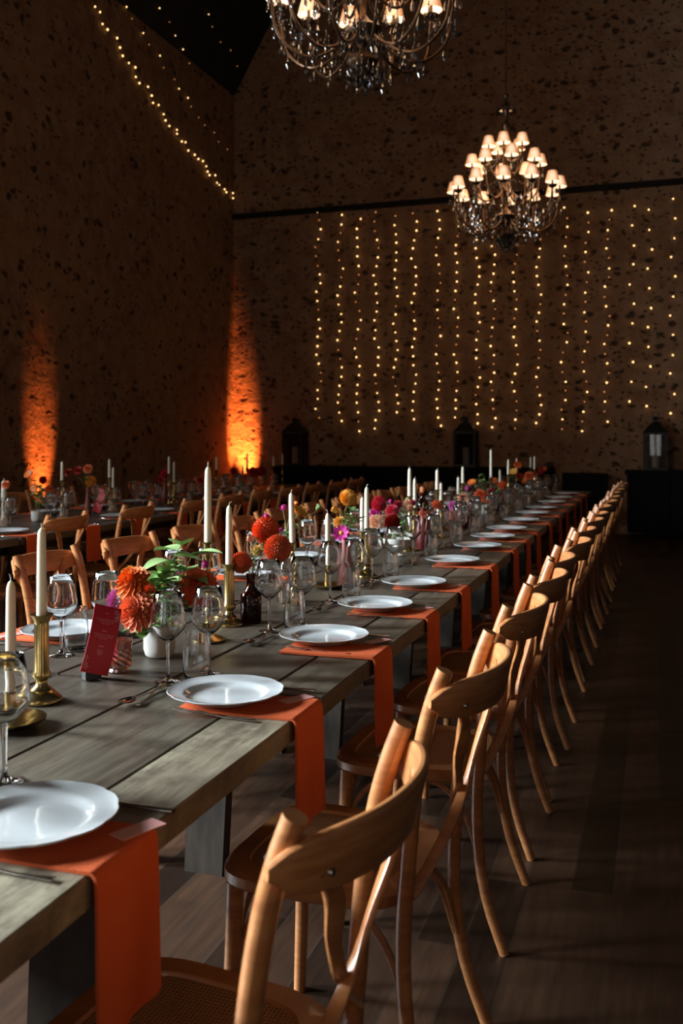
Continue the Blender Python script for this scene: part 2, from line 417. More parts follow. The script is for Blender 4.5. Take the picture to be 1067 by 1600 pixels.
for opens, f in ((WIN, lambda a, b, z0, z1: (XW - .2, XW - .13, a, b, z0, z1)), (WFR, lambda a, b, z0, z1: (a, b, YS - .2, YS - .13, z0, z1)), (WRT, lambda a, b, z0, z1: (XE + .13, XE + .2, a, b, z0, z1))):
    for (y0, y1, z0, z1) in opens:
        m = MB(); t = 0.06; wn += 1
        for q in ((y0, y0 + t, z0, z1), (y1 - t, y1, z0, z1), (y0, y1, z0, z0 + t), (y0, y1, z1 - t, z1), ((y0 + y1) / 2 - .025, (y0 + y1) / 2 + .025, z0, z1), (y0, y1, (z0 + z1) / 2 - .02, (z0 + z1) / 2 + .02)):
            m.box(*f(*q))
        struct(m.obj('window_%d' % wn, M['beam'], smooth=False))  # front and right frames belong to the added openings
m = MB(); m.box(XW, XE, YN - 0.09, YN, 5.0, 5.075); struct(m.obj('trim_1', M['beam'], smooth=False))

# ------------------------------------------------------------------ dining tables
RE, LE = -0.735, -1.90
JO = [-0.30, 2.09, 4.46, 6.83, 9.20, 11.57]
PLW = [0.155, 0.262, 0.30, 0.25, 0.198]
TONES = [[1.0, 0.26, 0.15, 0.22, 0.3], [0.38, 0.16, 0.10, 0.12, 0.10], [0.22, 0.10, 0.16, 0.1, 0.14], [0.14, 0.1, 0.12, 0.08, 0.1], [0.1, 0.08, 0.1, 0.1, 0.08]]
def dining_table(x_right, y0, y1, tones, trest, label, group):
    root = empty('dining_table', (x_right - 0.58, (y0 + y1) / 2, 0)); ox, oy = root.location.x, root.location.y
    tag(root, label, 'table', group)
    m = MB(); m.a = []; x = x_right
    rnd = random.Random(int(y0 * 100) + int(x_right * 31))
    for k, wd in enumerate(PLW):
        n = 10; dz = rnd.uniform(-0.0015, 0.0015)
        e0 = rnd.uniform(0, 0.012); e1 = rnd.uniform(0, 0.012)
        rows = []
        for i in range(n + 1):
            y = y0 + 0.004 + e0 + (y1 - y0 - 0.008 - e0 - e1) * i / n
            jr = rnd.uniform(-0.003, 0.003) if k == 0 else 0
            xa = x - 0.002 + jr; xb = x - wd + 0.002
            z1_, z0_ = 0.765 + dz, 0.72
            rows.append([(xa - ox, y - oy, z0_), (xa - ox, y - oy, z1_ - 0.004), (xa - 0.004 - ox, y - oy, z1_), (xb + 0.004 - ox, y - oy, z1_), (xb - ox, y - oy, z1_ - 0.004), (xb - ox, y - oy, z0_)])
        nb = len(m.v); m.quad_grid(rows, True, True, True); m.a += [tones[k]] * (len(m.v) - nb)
        x -= wd
    m.obj('tabletop', M['table'], root, angle=25)
    m = MB()
    for yy in (y0 + 0.12, y1 - 0.16): m.box(-0.42, 0.42, yy - oy, yy + 0.05 - oy, 0.63, 0.72)
    for xx in (-0.40, 0.36): m.box(xx, xx + 0.035, y0 + 0.12 - oy, y1 - 0.12 - oy, 0.64, 0.72)
    m.obj('apron', M['trestle'], root, smooth=False)
    for (xx, yy, sl) in trest:
        for sx, xl in ((1, xx), (-1, min(2 * ox - xx, ox - .3))):
            m = MB(); b = len(m.v); hw, ht = 0.065, 0.025
            tl = xl + sx * sl
            for z, cx, g in ((0, xl, 1.0), (0.715, tl, 1.12)):
                m.v.extend([(cx - hw * g - ox, yy - ht - oy, z), (cx + hw * g - ox, yy - ht - oy, z), (cx + hw * g - ox, yy + ht - oy, z), (cx - hw * g - ox, yy + ht - oy, z)])
            m.f += [(0, 3, 2, 1), (4, 5, 6, 7), (0, 1, 5, 4), (1, 2, 6, 5), (2, 3, 7, 6), (3, 0, 4, 7)]
            m.obj('leg', M['trestle'], root, smooth=False)
    return root
for i in range(5):
    y0, y1 = JO[i], JO[i + 1]
    tr = [(-1.0, 1.45, 0.04), (-1.0, 0.3, 0.04)] if i == 0 else [(-1.355, y0 + 0.66, 0.03), (-1.355, y1 - 0.56, 0.03)]
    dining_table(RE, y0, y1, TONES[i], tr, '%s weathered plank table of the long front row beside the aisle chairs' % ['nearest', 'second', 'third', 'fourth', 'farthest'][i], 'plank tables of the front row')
X2 = -3.70
for i in range(1, 5):
    y0, y1 = JO[i] + 0.5, JO[i + 1] + 0.5
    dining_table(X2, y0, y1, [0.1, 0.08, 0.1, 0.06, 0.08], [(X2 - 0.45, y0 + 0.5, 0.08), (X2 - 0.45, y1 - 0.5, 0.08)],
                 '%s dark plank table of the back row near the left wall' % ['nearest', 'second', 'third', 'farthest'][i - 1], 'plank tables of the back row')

# ------------------------------------------------------------------ cross-back chair
def make_chair():
    root = empty('dining_chair')
    def circ(r, el=1.0, seg=12): return [(r * math.cos(2 * PI * k / seg), r * el * math.sin(2 * PI * k / seg)) for k in range(seg)]
    def pathpost(s): return bez([(-.276, s * .213, 0), (-.229, s * .207, .13), (-.204, s * .200, .26), (-.199, s * .196, .40), (-.207, s * .195, .52), (-.219, s * .195, .66), (-.239, s * .197, .78), (-.261, s * .199, .86), (-.284, s * .200, .92)], 22)
    for s in (-1, 1):
        pts = pathpost(s)
        m = MB(); m.sweep(pts, (0, 1, 0), lambda i, t: circ(.0140 + .0028 * min(1, t * 2.2) - .0010 * max(0, t - .7), 1.0))
        m.obj('rear_post', M['chair'], root)
    # crest rail
    n = 28; pts = []
    for i in range(n + 1):
        y = -.232 + .464 * i / n
        q = max(0.0, 1 - (abs(y) / .232) ** 2.2)
        pts.append((-.262 - .090 * q ** .85, y, .862))
    def sec(i, t):
        e = abs(t - .5) * 2
        h = .082 * math.sqrt(max(0.05, 1 - e ** 7)) + .006 * (1 - e)
        return rrect(h, .015, .006)
    m = MB(); m.sweep(pts, (-.22, 0, 1), sec); m.obj('crest_rail', M['rail'], root)
    # crossing braces
    for s, off in ((-1, 0.0), (1, .011)):
        pts = bez([(-.308, s * .172, .858), (-.303, s * .125, .79), (-.286 + off, s * .062, .705), (-.271 + off, 0, .622), (-.250 + off, -s * .09, .548), (-.222 + off * .5, -s * .175, .486), (-.214, -s * .193, .474)], 20)
        m = MB(); m.sweep(pts, lambda i: (0, .73, s * .68), lambda i, t: rrect(.023 + .030 * max(0, .35 - t), .011, .004))
        m.obj('cross_brace', M['chair'], root)
    # bolts
    for (x, y, z, ax) in ((-.252, .198, .865, 1), (-.252, -.198, .865, 1), (-.274, 0, .622, -1), (-.216, .19, .476, -1), (-.216, -.19, .476, -1), (-.316, .170, .848, -1), (-.316, -.170, .848, -1)):
        m = MB(); m.tube([(x - .004, y, z), (x + .008, y, z)], .005, 12); m.obj('bolt', M['steel'], root)
    # seat
    def outline(k, n, inset):
        a = 2 * PI * k / n; c, s_ = math.cos(a), math.sin(a); e = 2 / 4.2
        x = math.copysign(abs(c) ** e, c); y = math.copysign(abs(s_) ** e, s_)
        X = .012 + x * (.212 - inset); Wd = (.205 + .022 * (x + 1) / 2) - inset
        return X, y * Wd
    n = 44
    def ring(ins, z): return [(*outline(k, n, ins), z) for k in range(n)]
    m = MB(); m.quad_grid([ring(.050, .430), ring(.006, .430), ring(0, .437), ring(0, .457), ring(.008, .465), ring(.046, .465), ring(.050, .458), ring(.050, .430)])
    m.obj('seat_frame', M['chair'], root)
    m = MB(); rows = [ring(.048, .459), ring(.10, .453), ring(.16, .450)]; m.quad_grid(rows, True, False, True); m.obj('cane_panel', M['cane'], root)
    for s in (-1, 1):
        m = MB(); m.tube(bez([(.175, s * .180, .432), (.180, s * .186, .25), (.192, s * .196, 0)], 8), lambda t: .0195 - .005 * t, 12); m.obj('leg', M['chair'], root)
    for s in (-1, 1):
        m = MB(); m.sweep(bez([(.182, s * .178, .22), (.15, s * .172, .34), (.06, s * .160, .415), (-.08, s * .160, .415), (-.165, s * .176, .34), (-.205, s * .188, .22)], 20), (0, 1, 0), lambda i, t: rrect(.010, .016, .004)); m.obj('stretcher', M['chair'], root)
    m = MB(); m.sweep(bez([(.180, -.180, .22), (.174, -.15, .34), (.168, -.06, .415), (.168, .06, .415), (.174, .15, .34), (.180, .180, .22)], 20), (1, 0, 0), lambda i, t: rrect(.010, .016, .004)); m.obj('stretcher', M['chair'], root)
    m = MB(); m.sweep(bez([(-.21, -.190, .22), (-.19, -.15, .34), (-.175, -.06, .415), (-.175, .06, .415), (-.19, .15, .34), (-.21, .190, .22)], 20), (1, 0, 0), lambda i, t: rrect(.010, .016, .004)); m.obj('stretcher', M['chair'], root)
    return root
chair = Proto(make_chair)
rr = random.Random(3)
CY = [1.27, 2.02, 2.76, 3.37, 3.88, 4.54, 5.16, 5.80, 6.31, 6.97, 7.6, 8.2, 8.82, 9.45, 10.05, 10.65]
for i, y in enumerate(CY):
    chair.place((-.672 if i == 0 else -.660 + rr.uniform(-.012, .012) * (i > 1), y, 0), PI - (.07 if i == 0 else .05 if i == 1 else rr.uniform(-.03, .07)), 'cross-back wooden chair, %s from the camera in the row along the open aisle' % ORD[i], 'chair', 'cross-back chairs along the aisle')
LYC = [2.66, 3.30, 3.92, 4.58, 5.24, 5.90, 6.55, 7.2, 7.85, 8.4, 9.05, 9.7, 10.35]
for i, y in enumerate(LYC[1:]):
    chair.place((-2.06 + rr.uniform(-.03, .02), y, 0), rr.uniform(-.08, .08), 'cross-back wooden chair, %s from the camera between the two table rows, facing the flowers' % ORD[i], 'chair', 'cross-back chairs on the inner side of the front table row')
for i, y in enumerate([4.99, 5.90, 6.68, 7.4, 8.1, 8.8, 9.5, 10.2, 10.9]):
    chair.place((-3.70 + rr.uniform(-.03, .03), y, 0), PI + rr.uniform(-.08, .08), 'brown cross-back chair, %s along the near side of the back table row' % ORD[i], 'chair', 'cross-back chairs in front of the back table row')
for i, y in enumerate([7.0, 7.7, 8.45, 9.2, 9.9, 10.6, 11.3]):
    chair.place((-5.02 + rr.uniform(-.03, .03), y, 0), rr.uniform(-.1, .1), 'shadowed cross-back chair, %s between the back table row and left wall' % ORD[i], 'chair', 'cross-back chairs by the left wall')

# ------------------------------------------------------------------ tableware
TZ = 0.767
def make_plate():
    scal = lambda a, r, z: 1 + (0.020 * abs(math.sin(6 * a)) ** 0.6 - 0.010 if r > .115 else 0)
    prof = [(0.0005, .0075), (.05, .0070), (.076, .0072), (.084, .009), (.090, .0135), (.094, .0165), (.100, .0180), (.115, .0200), (.126, .0228), (.1300, .0245), (.1312, .0235), (.1295, .0210), (.112, .0165), (.094, .012), (.080, .002), (.076, 0), (.072, .002), (.0005, .003)]
    m = MB(); m.lathe(prof, 72, mod=scal)
    return m.obj('dinner_plate', M['china'], angle=60)
plate = Proto(make_plate)
def make_wine():
    root = empty('wine_glass')
    m = MB()
    prof = [(.0040, .098), (.010, .101), (.026, .114), (.0400, .130), (.0438, .137), (.0440, .143), (.0412, .165), (.0372, .192), (.0328, .2195), (.0320, .2205), (.0313, .2195), (.0360, .192), (.0400, .165), (.0427, .143), (.0424, .138), (.0388, .1315), (.025, .1165), (.010, .1045), (.0008, .103)]
    m.lathe(prof, 32); m.obj('bowl', M['glass'], root, angle=80)
    m = MB(); m.lathe([(.0005, .104), (.006, .101), (.0045, .092), (.0036, .06), (.0036, .025), (.005, .012), (.012, .006), (.0335, .002), (.034, .001), (.033, 0), (.0005, 0)], 24); m.obj('stem', M['stem'], root, angle=80)
    return root
wine = Proto(make_wine)
def make_tumbler():
    m = MB(); m.lathe([(.0005, .006), (.024, .008), (.031, .020), (.0335, .045), (.031, .085), (.0275, .122), (.0285, .122), (.0322, .085), (.0348, .045), (.033, .018), (.028, .003), (.025, 0), (.0005, 0)], 32)
    return m.obj('tumbler', M['glass'], angle=80)
tumb = Proto(make_tumbler)
def flat_strip(m, pts, wfun, t):
    m.sweep(pts, (0, 0, 1), lambda i, u: rrect(t, wfun(u), t * .4))
def make_fork():
    m = MB(); Lh = .19
    pts = bez([(0, 0, .004), (.05, 0, .003), (.10, 0, .006), (.128, 0, .010), (.142, 0, .0085)], 16)
    flat_strip(m, pts, lambda u: .013 - .008 * math.sin(min(1, u * 1.25) * PI) ** .6 * (u < .8) + (.011 * max(0, (u - .82) / .18)), .0025)
    for k in range(4):
        yy = -.0085 + k * .0057
        m.sweep(bez([(.140, yy, .0085), (.165, yy, .0075), (.192, yy, .0125)], 5), (0, 0, 1), lambda i, u: rrect(.002, .0032 - .0015 * u, .0006))
    return m.obj('fork', M['cutlery'])
def make_knife():
    m = MB()
    flat_strip(m, bez([(0, 0, .0045), (.05, 0, .0045), (.10, 0, .0045)], 8), lambda u: .014 - .004 * u, .006)
    m.sweep(bez([(.10, 0, .004), (.15, .001, .003), (.215, .004, .003)], 10), (0, 0, 1), lambda i, u: rrect(.0018, .018 * math.sqrt(max(.06, 1 - u ** 5)), .0007))
    return m.obj('knife', M['cutlery'])
def make_spoon():
    m = MB()
    flat_strip(m, bez([(0, 0, .004), (.06, 0, .003), (.125, 0, .008)], 10), lambda u: .012 - .007 * u, .003)
    rows = []
    for i in range(9):
        u = i / 8; x = .12 + .055 * u; hw = .018 * math.sqrt(max(.02, math.sin(PI * (.04 + .92 * u)))); 
        rows.append([(x, hw * math.cos(a), .009 - .006 * math.sin(a) * math.sin(PI * u)) for a in [PI * k / 8 for k in range(9)]])
    m.quad_grid(rows, False)
    rows2 = [[(x, y * .99, z + .0012) for (x, y, z) in r] for r in rows]; m.quad_grid(rows2, False)
    return m.obj('spoon', M['cutlery'])
fork, knife, spoon = Proto(make_fork), Proto(make_knife), Proto(make_spoon)
def make_napkin():
    """folded cloth: local +x runs towards the table edge (x = 0.199) and then hangs down"""
    path = [(-.07, 0, .003), (.03, 0, .003), (.12, 0, .003), (.190, 0, .0035), (.2035, 0, .0015), (.209, 0, -.012), (.211, 0, -.06), (.212, 0, -.13), (.214, 0, -.20), (.216, 0, -.235)]
    P = bez(path, 36); m = MB()
    rows = []
    for i, p in enumerate(P):
        u = i / 36; T = (P[min(i + 1, 36)] - P[max(i - 1, 0)]).normalized(); N = Vector((-T.z, 0, T.x))
        row = []
        for k in range(14):
            v = k / 13 * 2 - 1; wob = .0035 * math.sin(v * 5 + u * 4) * max(0, u - .5) * 2
            row.append(p + Vector((0, v * (.083 - .006 * max(0, u - .5)), 0)) + N * (.0028 + wob))
        for k in range(13, -1, -1):
            v = k / 13 * 2 - 1; wob = .0035 * math.sin(v * 5 + u * 4) * max(0, u - .5) * 2
            row.append(p + Vector((0, v * (.083 - .006 * max(0, u - .5)), 0)) + N * (-.0022 + wob))
        rows.append(row)
    m.quad_grid(rows, True, True, True)
    return m.obj('napkin', M['napkin'])
napkin = Proto(make_napkin)
def make_card():
    m = MB(); m.box(-.0175, .0175, -.040, .040, 0, .0012)
    return m.obj('place_card', M['card'], smooth=False)
card = Proto(make_card)
ND = 0
def setting(cx, cy, flip, ordn, side, table, full=True, gl=(0, 0), cutl=True, nap=0.0):
    x_edge = {('aisle', 'front'): RE, ('inner', 'front'): LE, ('near', 'back'): X2, ('wall', 'back'): X2 - 1.165}[(side, table)]
    """one place setting; local +x is towards the diner's table edge, +y is away from the camera on the aisle side"""
    base = PI if flip else 0.0
    R = Matrix.Rotation(base, 3, 'Z')
    def at(dx, dy, z): v = R @ Vector((dx, dy, 0)); return (cx + v.x, cy + v.y, z)
    where = '%s %s-side setting, %s table row' % (ordn, side, table)
    grp = '%s side of the %s table row' % (side, table)
    napkin.place(((x_edge - .199 if not flip else x_edge + .199), cy + nap, .766), base, 'burnt orange napkin hanging over the edge at the ' + where, 'napkin', 'napkins on the ' + grp)
    plate.place(at(rr.uniform(-.006, .006), rr.uniform(-.01, .01), .7725), rr.uniform(0, 1), 'white scalloped plate at the ' + where, 'plate', 'plates on the ' + grp)
    j = lambda s=.008: rr.uniform(-s, s)
    wine.place(at(-.215 + j() + gl[0], .11 + j() + gl[1], TZ), j(3), 'inner wine glass at the ' + where, 'glass', 'wine glasses on the ' + grp)
    wine.place(at(-.140 + j() + gl[0], .215 + j() + gl[1], TZ), j(3), 'outer wine glass at the ' + where, 'glass', 'wine glasses on the ' + grp)
    tumb.place(at(-.140 + j(.004) + gl[0], .140 + j(.004) + gl[1], TZ), j(3), 'tumbler at the ' + where, 'glass', 'tumblers on the ' + grp)
    if full:
        card.place(at(.155, .045, .7725), base + rr.uniform(-.5, -.2), 'blush name card at the ' + where, 'card', 'name cards on the ' + grp)
        knife.place(at(.17, .128 + j(), TZ), base + PI + j(.08), 'knife at the ' + where, 'knife', 'knives on the ' + grp)
        fork.place(at(.13, -.135 + j(), TZ), base + PI + j(.1), 'dinner fork at the ' + where, 'fork', 'dinner forks on the ' + grp)
        if cutl:
            fork.place(at(-.168 + j(), -.11 + j(), TZ), base + PI / 2 + .15, 'dessert fork behind the plate at the ' + where, 'fork', 'dessert forks on the ' + grp, (.85, .85, 1))
            spoon.place(at(-.190 + j(.004), .06 + j(), TZ), base - PI / 2 - .05 + j(.05), 'dessert spoon behind the plate at the ' + where, 'spoon', 'dessert spoons on the ' + grp)
RP = [(60, 1287), (352, 1086), (494, 996), (587, 947), (645, 912), (698, 877), (744, 855), (768, 840), (789, 827.5), (813, 814), (836, 803), (851, 795), (873, 786), (887, 779), (896, 772.5)]
for i, (px, py) in enumerate(RP):
    d = 870 / (py - 688); p = W(px, py, d)
    setting(-.934 if i else -.90, p.y, False, ORD[i], 'aisle', 'front', gl=(-.03, -.045) if i == 0 else (0, 0), nap=[-.02, -.02, -.09, -.035, 0, -.04, .02, 0, -.03, 0, 0, 0, 0, 0, 0][i])
for i, y in enumerate([2.48, 3.14, 3.80, 4.43, 5.17, 5.80, 6.45, 7.1, 7.75, 8.4, 9.05, 9.7, 10.35]):
    setting(-1.70, y, True, ORD[i], 'inner', 'front', full=i < 7)
for i in range(9):
    setting(X2 - .199, 4.44 + i * .65, False, ORD[i], 'near', 'back', full=i < 5, cutl=False)
for i in range(7):
    setting(X2 - 1.165 + .199, 6.6 + i * .66, True, ORD[i], 'wall', 'back', full=False)

# ------------------------------------------------------------------ candlesticks and candles
def holder_maker(prof, twist=False, name='candlestick', handle=False):
    def mk():
        root = empty(name)
        top = prof[-1][1]; cut = next(i for i, p in enumerate(prof) if p[1] > prof[0][1] + .018)
        m = MB(); m.lathe([(.0005, 0)] + prof[:cut + 1] + [(.0005, prof[cut][1])], 32); m.obj('base', M['brass'], root, angle=50)
        m = MB()
        if twist:
            rows = []
            for i in range(60):
                z = prof[cut][1] + (top - .03 - prof[cut][1]) * i / 59
                rows.append([(.0068 * (1 + .35 * math.cos(2 * (2 * PI * k / 16 - i * .35))) * math.cos(2 * PI * k / 16), .0068 * (1 + .35 * math.cos(2 * (2 * PI * k / 16 - i * .35))) * math.sin(2 * PI * k / 16), z) for k in range(16)])
            m.quad_grid(rows)
        else: m.lathe(prof[cut:-3] if len(prof) - cut > 5 else prof[cut:], 28)
        m.obj('shaft', M['brass'], root, angle=50)
        t = prof[-4:] if not twist else [(.006, top - .035), (.011, top - .028), (.013, top - .004), (.020, top)]
        m = MB(); m.lathe(t + [(t[-1][0] - .002, top + .001), (.0122, top - .001), (.0118, top - .012), (.0005, top - .014)], 28); m.obj('cup', M['brass'], root, angle=50)
        if handle:
            m = MB(); m.tube([(.048 + .024 * (1 - math.cos(a)) , 0, .012 + .024 * math.sin(a) + .01) for a in [2 * PI * k / 20 for k in range(21)]], .003, 8); m.obj('handle', M['brass'], root)
        return root
    return mk
H = {
 'column': Proto(holder_maker([(.046, 0), (.047, .006), (.042, .012), (.034, .018), (.026, .026), (.014, .036), (.0125, .046), (.020, .054), (.0215, .062), (.0165, .070), (.0165, .170), (.0160, .176), (.0185, .184), (.0265, .197)])),
 'tall': Proto(holder_maker([(.052, 0), (.053, .006), (.045, .010), (.030, .016), (.018, .022), (.009, .035), (.008, .08), (.014, .09), (.008, .10), (.007, .16), (.013, .172), (.015, .18), (.008, .195), (.008, .24), (.013, .25), (.0155, .262), (.015, .286), (.022, .293)])),
 'short': Proto(holder_maker([(.036, 0), (.037, .008), (.028, .016), (.018, .024), (.012, .034), (.0115, .060), (.0135, .070), (.0135, .120), (.0125, .13), (.0135, .138), (.0145, .15), (.018, .160)])),
 'twist': Proto(holder_maker([(.040, 0), (.041, .005), (.03, .012), (.016, .022), (.008, .03), (.008, .10), (.010, .15), (.012, .18), (.014, .20), (.020, .225)], twist=True)),
 'dish': Proto(holder_maker([(.046, 0), (.056, .006), (.070, .012), (.072, .017), (.070, .0175), (.05, .0195), (.014, .024), (.013, .05), (.0125, .058), (.014, .064), (.016, .070)], name='chamber_stick')),
 'handled': Proto(holder_maker([(.040, 0), (.050, .006), (.052, .016), (.050, .0185), (.020, .022), (.014, .028), (.013, .05), (.0125, .058), (.014, .064), (.018, .070)], name='chamber_stick', handle=True)),
}
HH = {'column': .197, 'tall': .293, 'short': .160, 'twist': .225, 'dish': .070, 'handled': .070}
def make_candle():
    root = empty('taper_candle')
    m = MB(); m.lathe([(.0005, -.012), (.0112, -.011), (.0115, 0), (.0108, .10), (.0098, .20), (.0088, .228), (.0062, .238), (.0020, .243), (.0005, .244)], 20); m.obj('wax', M['wax'], root, angle=60)
    m = MB(); m.tube(bez([(0, 0, .242), (.0005, 0, .250), (.004, .001, .256), (.008, .002, .258)], 6), .0013, 6); m.obj('wick', M['wick'], root)
    return root
candle = Proto(make_candle)
HN = {'column': 'brass column candlestick', 'tall': 'tall turned candlestick', 'short': 'short brass candlestick', 'twist': 'twisted brass candlestick', 'dish': 'low brass dish', 'handled': 'low ring-handled holder'}
def candle_on(px, kind, top_py, X, where, hscale=1.0, tilt=None, thick=1.0):
    p, d = on_line(px, X); z_top = EYE - (top_py - 688) * d / F
    hh = HH[kind] * hscale
    H[kind].place((p.x, p.y, TZ - .0005), rr.uniform(0, 6), HN[kind] + ' ' + where, 'candlestick', None, (1, 1, hscale))
    L = max(.12, z_top - TZ - hh)
    candle.place((p.x, p.y, TZ + hh), rr.uniform(0, 6), 'ivory taper in the ' + HN[kind] + ' ' + where, 'candle', None, (thick, thick, L / .256), tilt)
FRONT = [
 (17, 'dish', 898, -1.277, 'nearest the camera at the left corner'),
 (65, 'column', 818, -1.334, 'behind the low dish, left of the red menu'),
 (325, 'tall', 723, -1.265, 'behind the first white flower cup'),
 (358, 'column', 785, -1.309, 'left of the amber bottle'),
 (457, 'twist', 766, -1.252, 'right of the coral ball dahlias'),
 (512, 'dish', 797, -1.26, 'left of the dusty rose bottle'),
 (573, 'column', 757, -1.20, 'behind the dusty rose bottle, taller of the pair'),
 (566, 'short', 774, -1.34, 'behind the dusty rose bottle, shorter of the pair'),
 (640, 'tall', 729, -1.27, 'above the raspberry flower bowl'),
 (648, 'column', 745, -1.36, 'beside the raspberry flower bowl, lower of the two'),
 (683, 'tall', 732, -1.28, 'right of the dark corked bottle, taller'),
 (689, 'column', 754, -1.36, 'right of the dark corked bottle, shorter'),
 (723, 'tall', 731, -1.30, 'above the peach spider dahlia'),
 (716, 'column', 744, -1.40, 'left of the peach spider dahlia'),
 (767, 'tall', 700, -1.27, 'tallest of the far middle'),
 (781, 'column', 733, -1.40, 'lower one just past the tallest candle'),
 (794, 'tall', 717, -1.25, 'beyond the scarlet flowers'),
 (807, 'tall', 716, -1.40, 'left of the farthest orange flowers'),
 (829, 'tall', 720, -1.33, 'near the far table end, left of two'),
 (835, 'tall', 712, -1.22, 'near the far table end, right of two'),
]
for px, kind, top, X, wh in FRONT: candle_on(px, kind, top, X, wh, tilt=(math.radians(1.6), 0) if kind == 'twist' else None)
BACKT = [(6, 'handled', 748, -4.3, 'at the near end of the back row', 1.7), (97, 'tall', 720, -4.25, 'before the left glowing wall patch', 1), (171, 'tall', 716, -4.24, 'left of the second pair on the back row', 1), (177, 'column', 729, -4.34, 'right of the second pair on the back row', 1),
         (264, 'tall', 712, -4.2, 'beside the magenta dahlia on the back row', 1), (272, 'column', 720, -4.35, 'right of the magenta dahlia on the back row', 1), (338, 'tall', 713, -4.3, 'left of the corner glow', 1), (386, 'tall', 707, -4.28, 'in front of the corner glow, taller', 1), (379, 'column', 728, -4.35, 'in front of the corner glow, shorter', 1), (427, 'tall', 719, -4.25, 'right of the corner glow', 1), (441, 'tall', 708, -4.4, 'right of the corner glow, last in line', 1)]
for px, kind, top, X, wh, th in BACKT: candle_on(px, kind, top, X, wh, thick=th)
# cone shaped candle
p, d = on_line(99, -4.42)
root = empty('cone_candle', (p.x, p.y, TZ)); tag(root, 'white cone shaped candle before the left glowing wall patch', 'candle')
m = MB(); m.lathe([(.0005, 0), (.030, 0), (.031, .008), (.022, .08), (.010, .20), (.003, .225), (.0005, .226)], 24); m.obj('wax', M['wax'], root)
m = MB(); m.tube([(0, 0, .224), (0, 0, .236)], .0012, 6); m.obj('wick', M['wick'], root)

# ------------------------------------------------------------------ menu cards, tealights
def make_menu():
    root = empty('menu_card')
    m = MB(); m.box(-.020, .020, -.016, .016, 0, .038); m.obj('stand', M['block'], root, smooth=False)
    rot = Matrix.Rotation(math.radians(17), 3, 'Y') @ Matrix.Rotation(math.radians(-12), 3, 'X')
    Wd, Hh = .072, .168
    rows = []; n = 14
    def P(a, b, off):  # a across, b up
        bend = .010 * math.sin(b / Hh * PI)
        v = rot @ Vector((a, -.017 - bend + off, 0)) if False else rot @ Vector((a, bend * -1 + off, b))
        return v + Vector((0, -.019, .016))
    for i in range(n + 1):
        b = Hh * i / n; rows.append([P(-Wd / 2, b, 0), P(Wd / 2, b, 0), P(Wd / 2, b, .0012), P(-Wd / 2, b, .0012)])
    m = MB(); m.quad_grid(rows, True, True, True); m.obj('card', M['menu'], root, angle=30)
    m = MB(); r2 = random.Random(5)
    def dash(a0, a1, b, h):
        k = len(m.v); m.v.extend([tuple(P(a0, b, -.0006)), tuple(P(a1, b, -.0006)), tuple(P(a1, b + h, -.0006)), tuple(P(a0, b + h, -.0006))]); m.f.append((k, k + 1, k + 2, k + 3))
    def line(hw, b, h):
        a = -hw
        while a < hw:
            l = r2.uniform(.003, .008); dash(a, min(hw, a + l), b, h); a += l + .0018
    for b, hw in ((.148, .004), (.132, .026), (.127, .020), (.122, .012), (.104, .006), (.095, .026), (.090, .023), (.085, .010), (.066, .006), (.056, .008), (.051, .007), (.046, .005)):
        line(hw, b, .0016 if hw > .007 else .0026)
    for (a, b, s) in ((.024, .156, 1), (.030, .148, 1), (.027, .140, 1), (-.031, .022, 1), (-.026, .014, 1), (-.031, .034, 1)):
        for q in range(5):
            an = q * 1.25; k = len(m.v)
            c = [(a, b), (a + .006 * math.cos(an - .3), b + .006 * math.sin(an - .3)), (a + .008 * math.cos(an), b + .008 * math.sin(an)), (a + .006 * math.cos(an + .3), b + .006 * math.sin(an + .3))]
            c = [(max(-Wd / 2 + .001, min(Wd / 2 - .001, x)), max(.001, min(Hh - .001, y))) for x, y in c]
            m.v.extend([tuple(P(x, y, -.0006)) for x, y in c]); m.f.append((k, k + 1, k + 2, k + 3))
    m.obj('lettering', M['pinkink'], root, smooth=False)
    return root
menu = Proto(make_menu)
menu.place((-1.338, 2.075, TZ), YAW + .55, 'tall crimson menu card in a black stand, beside the copper tealight glass', 'menu')
menu.place(on_line(152, -4.28, TZ)[0], YAW - .3, 'dark red menu card standing on the back table row', 'menu')
def make_tealight():
    root = empty('tealight_holder')
    mod = lambda a, r, z: 1 + (.055 * math.sin(9 * a + z * 190) * math.sin(z * 260) if .014 < z < .064 and r > .026 else 0)
    prof = [(.0005, 0), (.024, 0), (.027, .004), (.024, .010), (.030, .014)] + [(.032, .014 + .0025 * i) for i in range(1, 21)] + [(.0335, .074), (.034, .082), (.032, .082), (.029, .02), (.0005, .016)]
    m = MB(); m.lathe(prof, 72, mod=mod); m.obj('cup', M['copper'], root, angle=60)
    m = MB(); m.lathe([(.0005, .017), (.019, .017), (.019, .032), (.0005, .032)], 20); m.obj('tealight', M['wax'], root)
    return root
teal = Proto(make_tealight)
teal.place((-1.312, 2.16, TZ), 0, 'copper lustre diamond cut tealight glass beside the crimson menu card', 'tealight holder')
for k, (px, X) in enumerate([(668, -1.42), (737, -1.2), (742, -1.5)]): teal.place(on_line(px, X, TZ)[0], k, 'copper tealight glass, %s among the far glasses of the front table row' % ORD[k + 1], 'tealight holder')

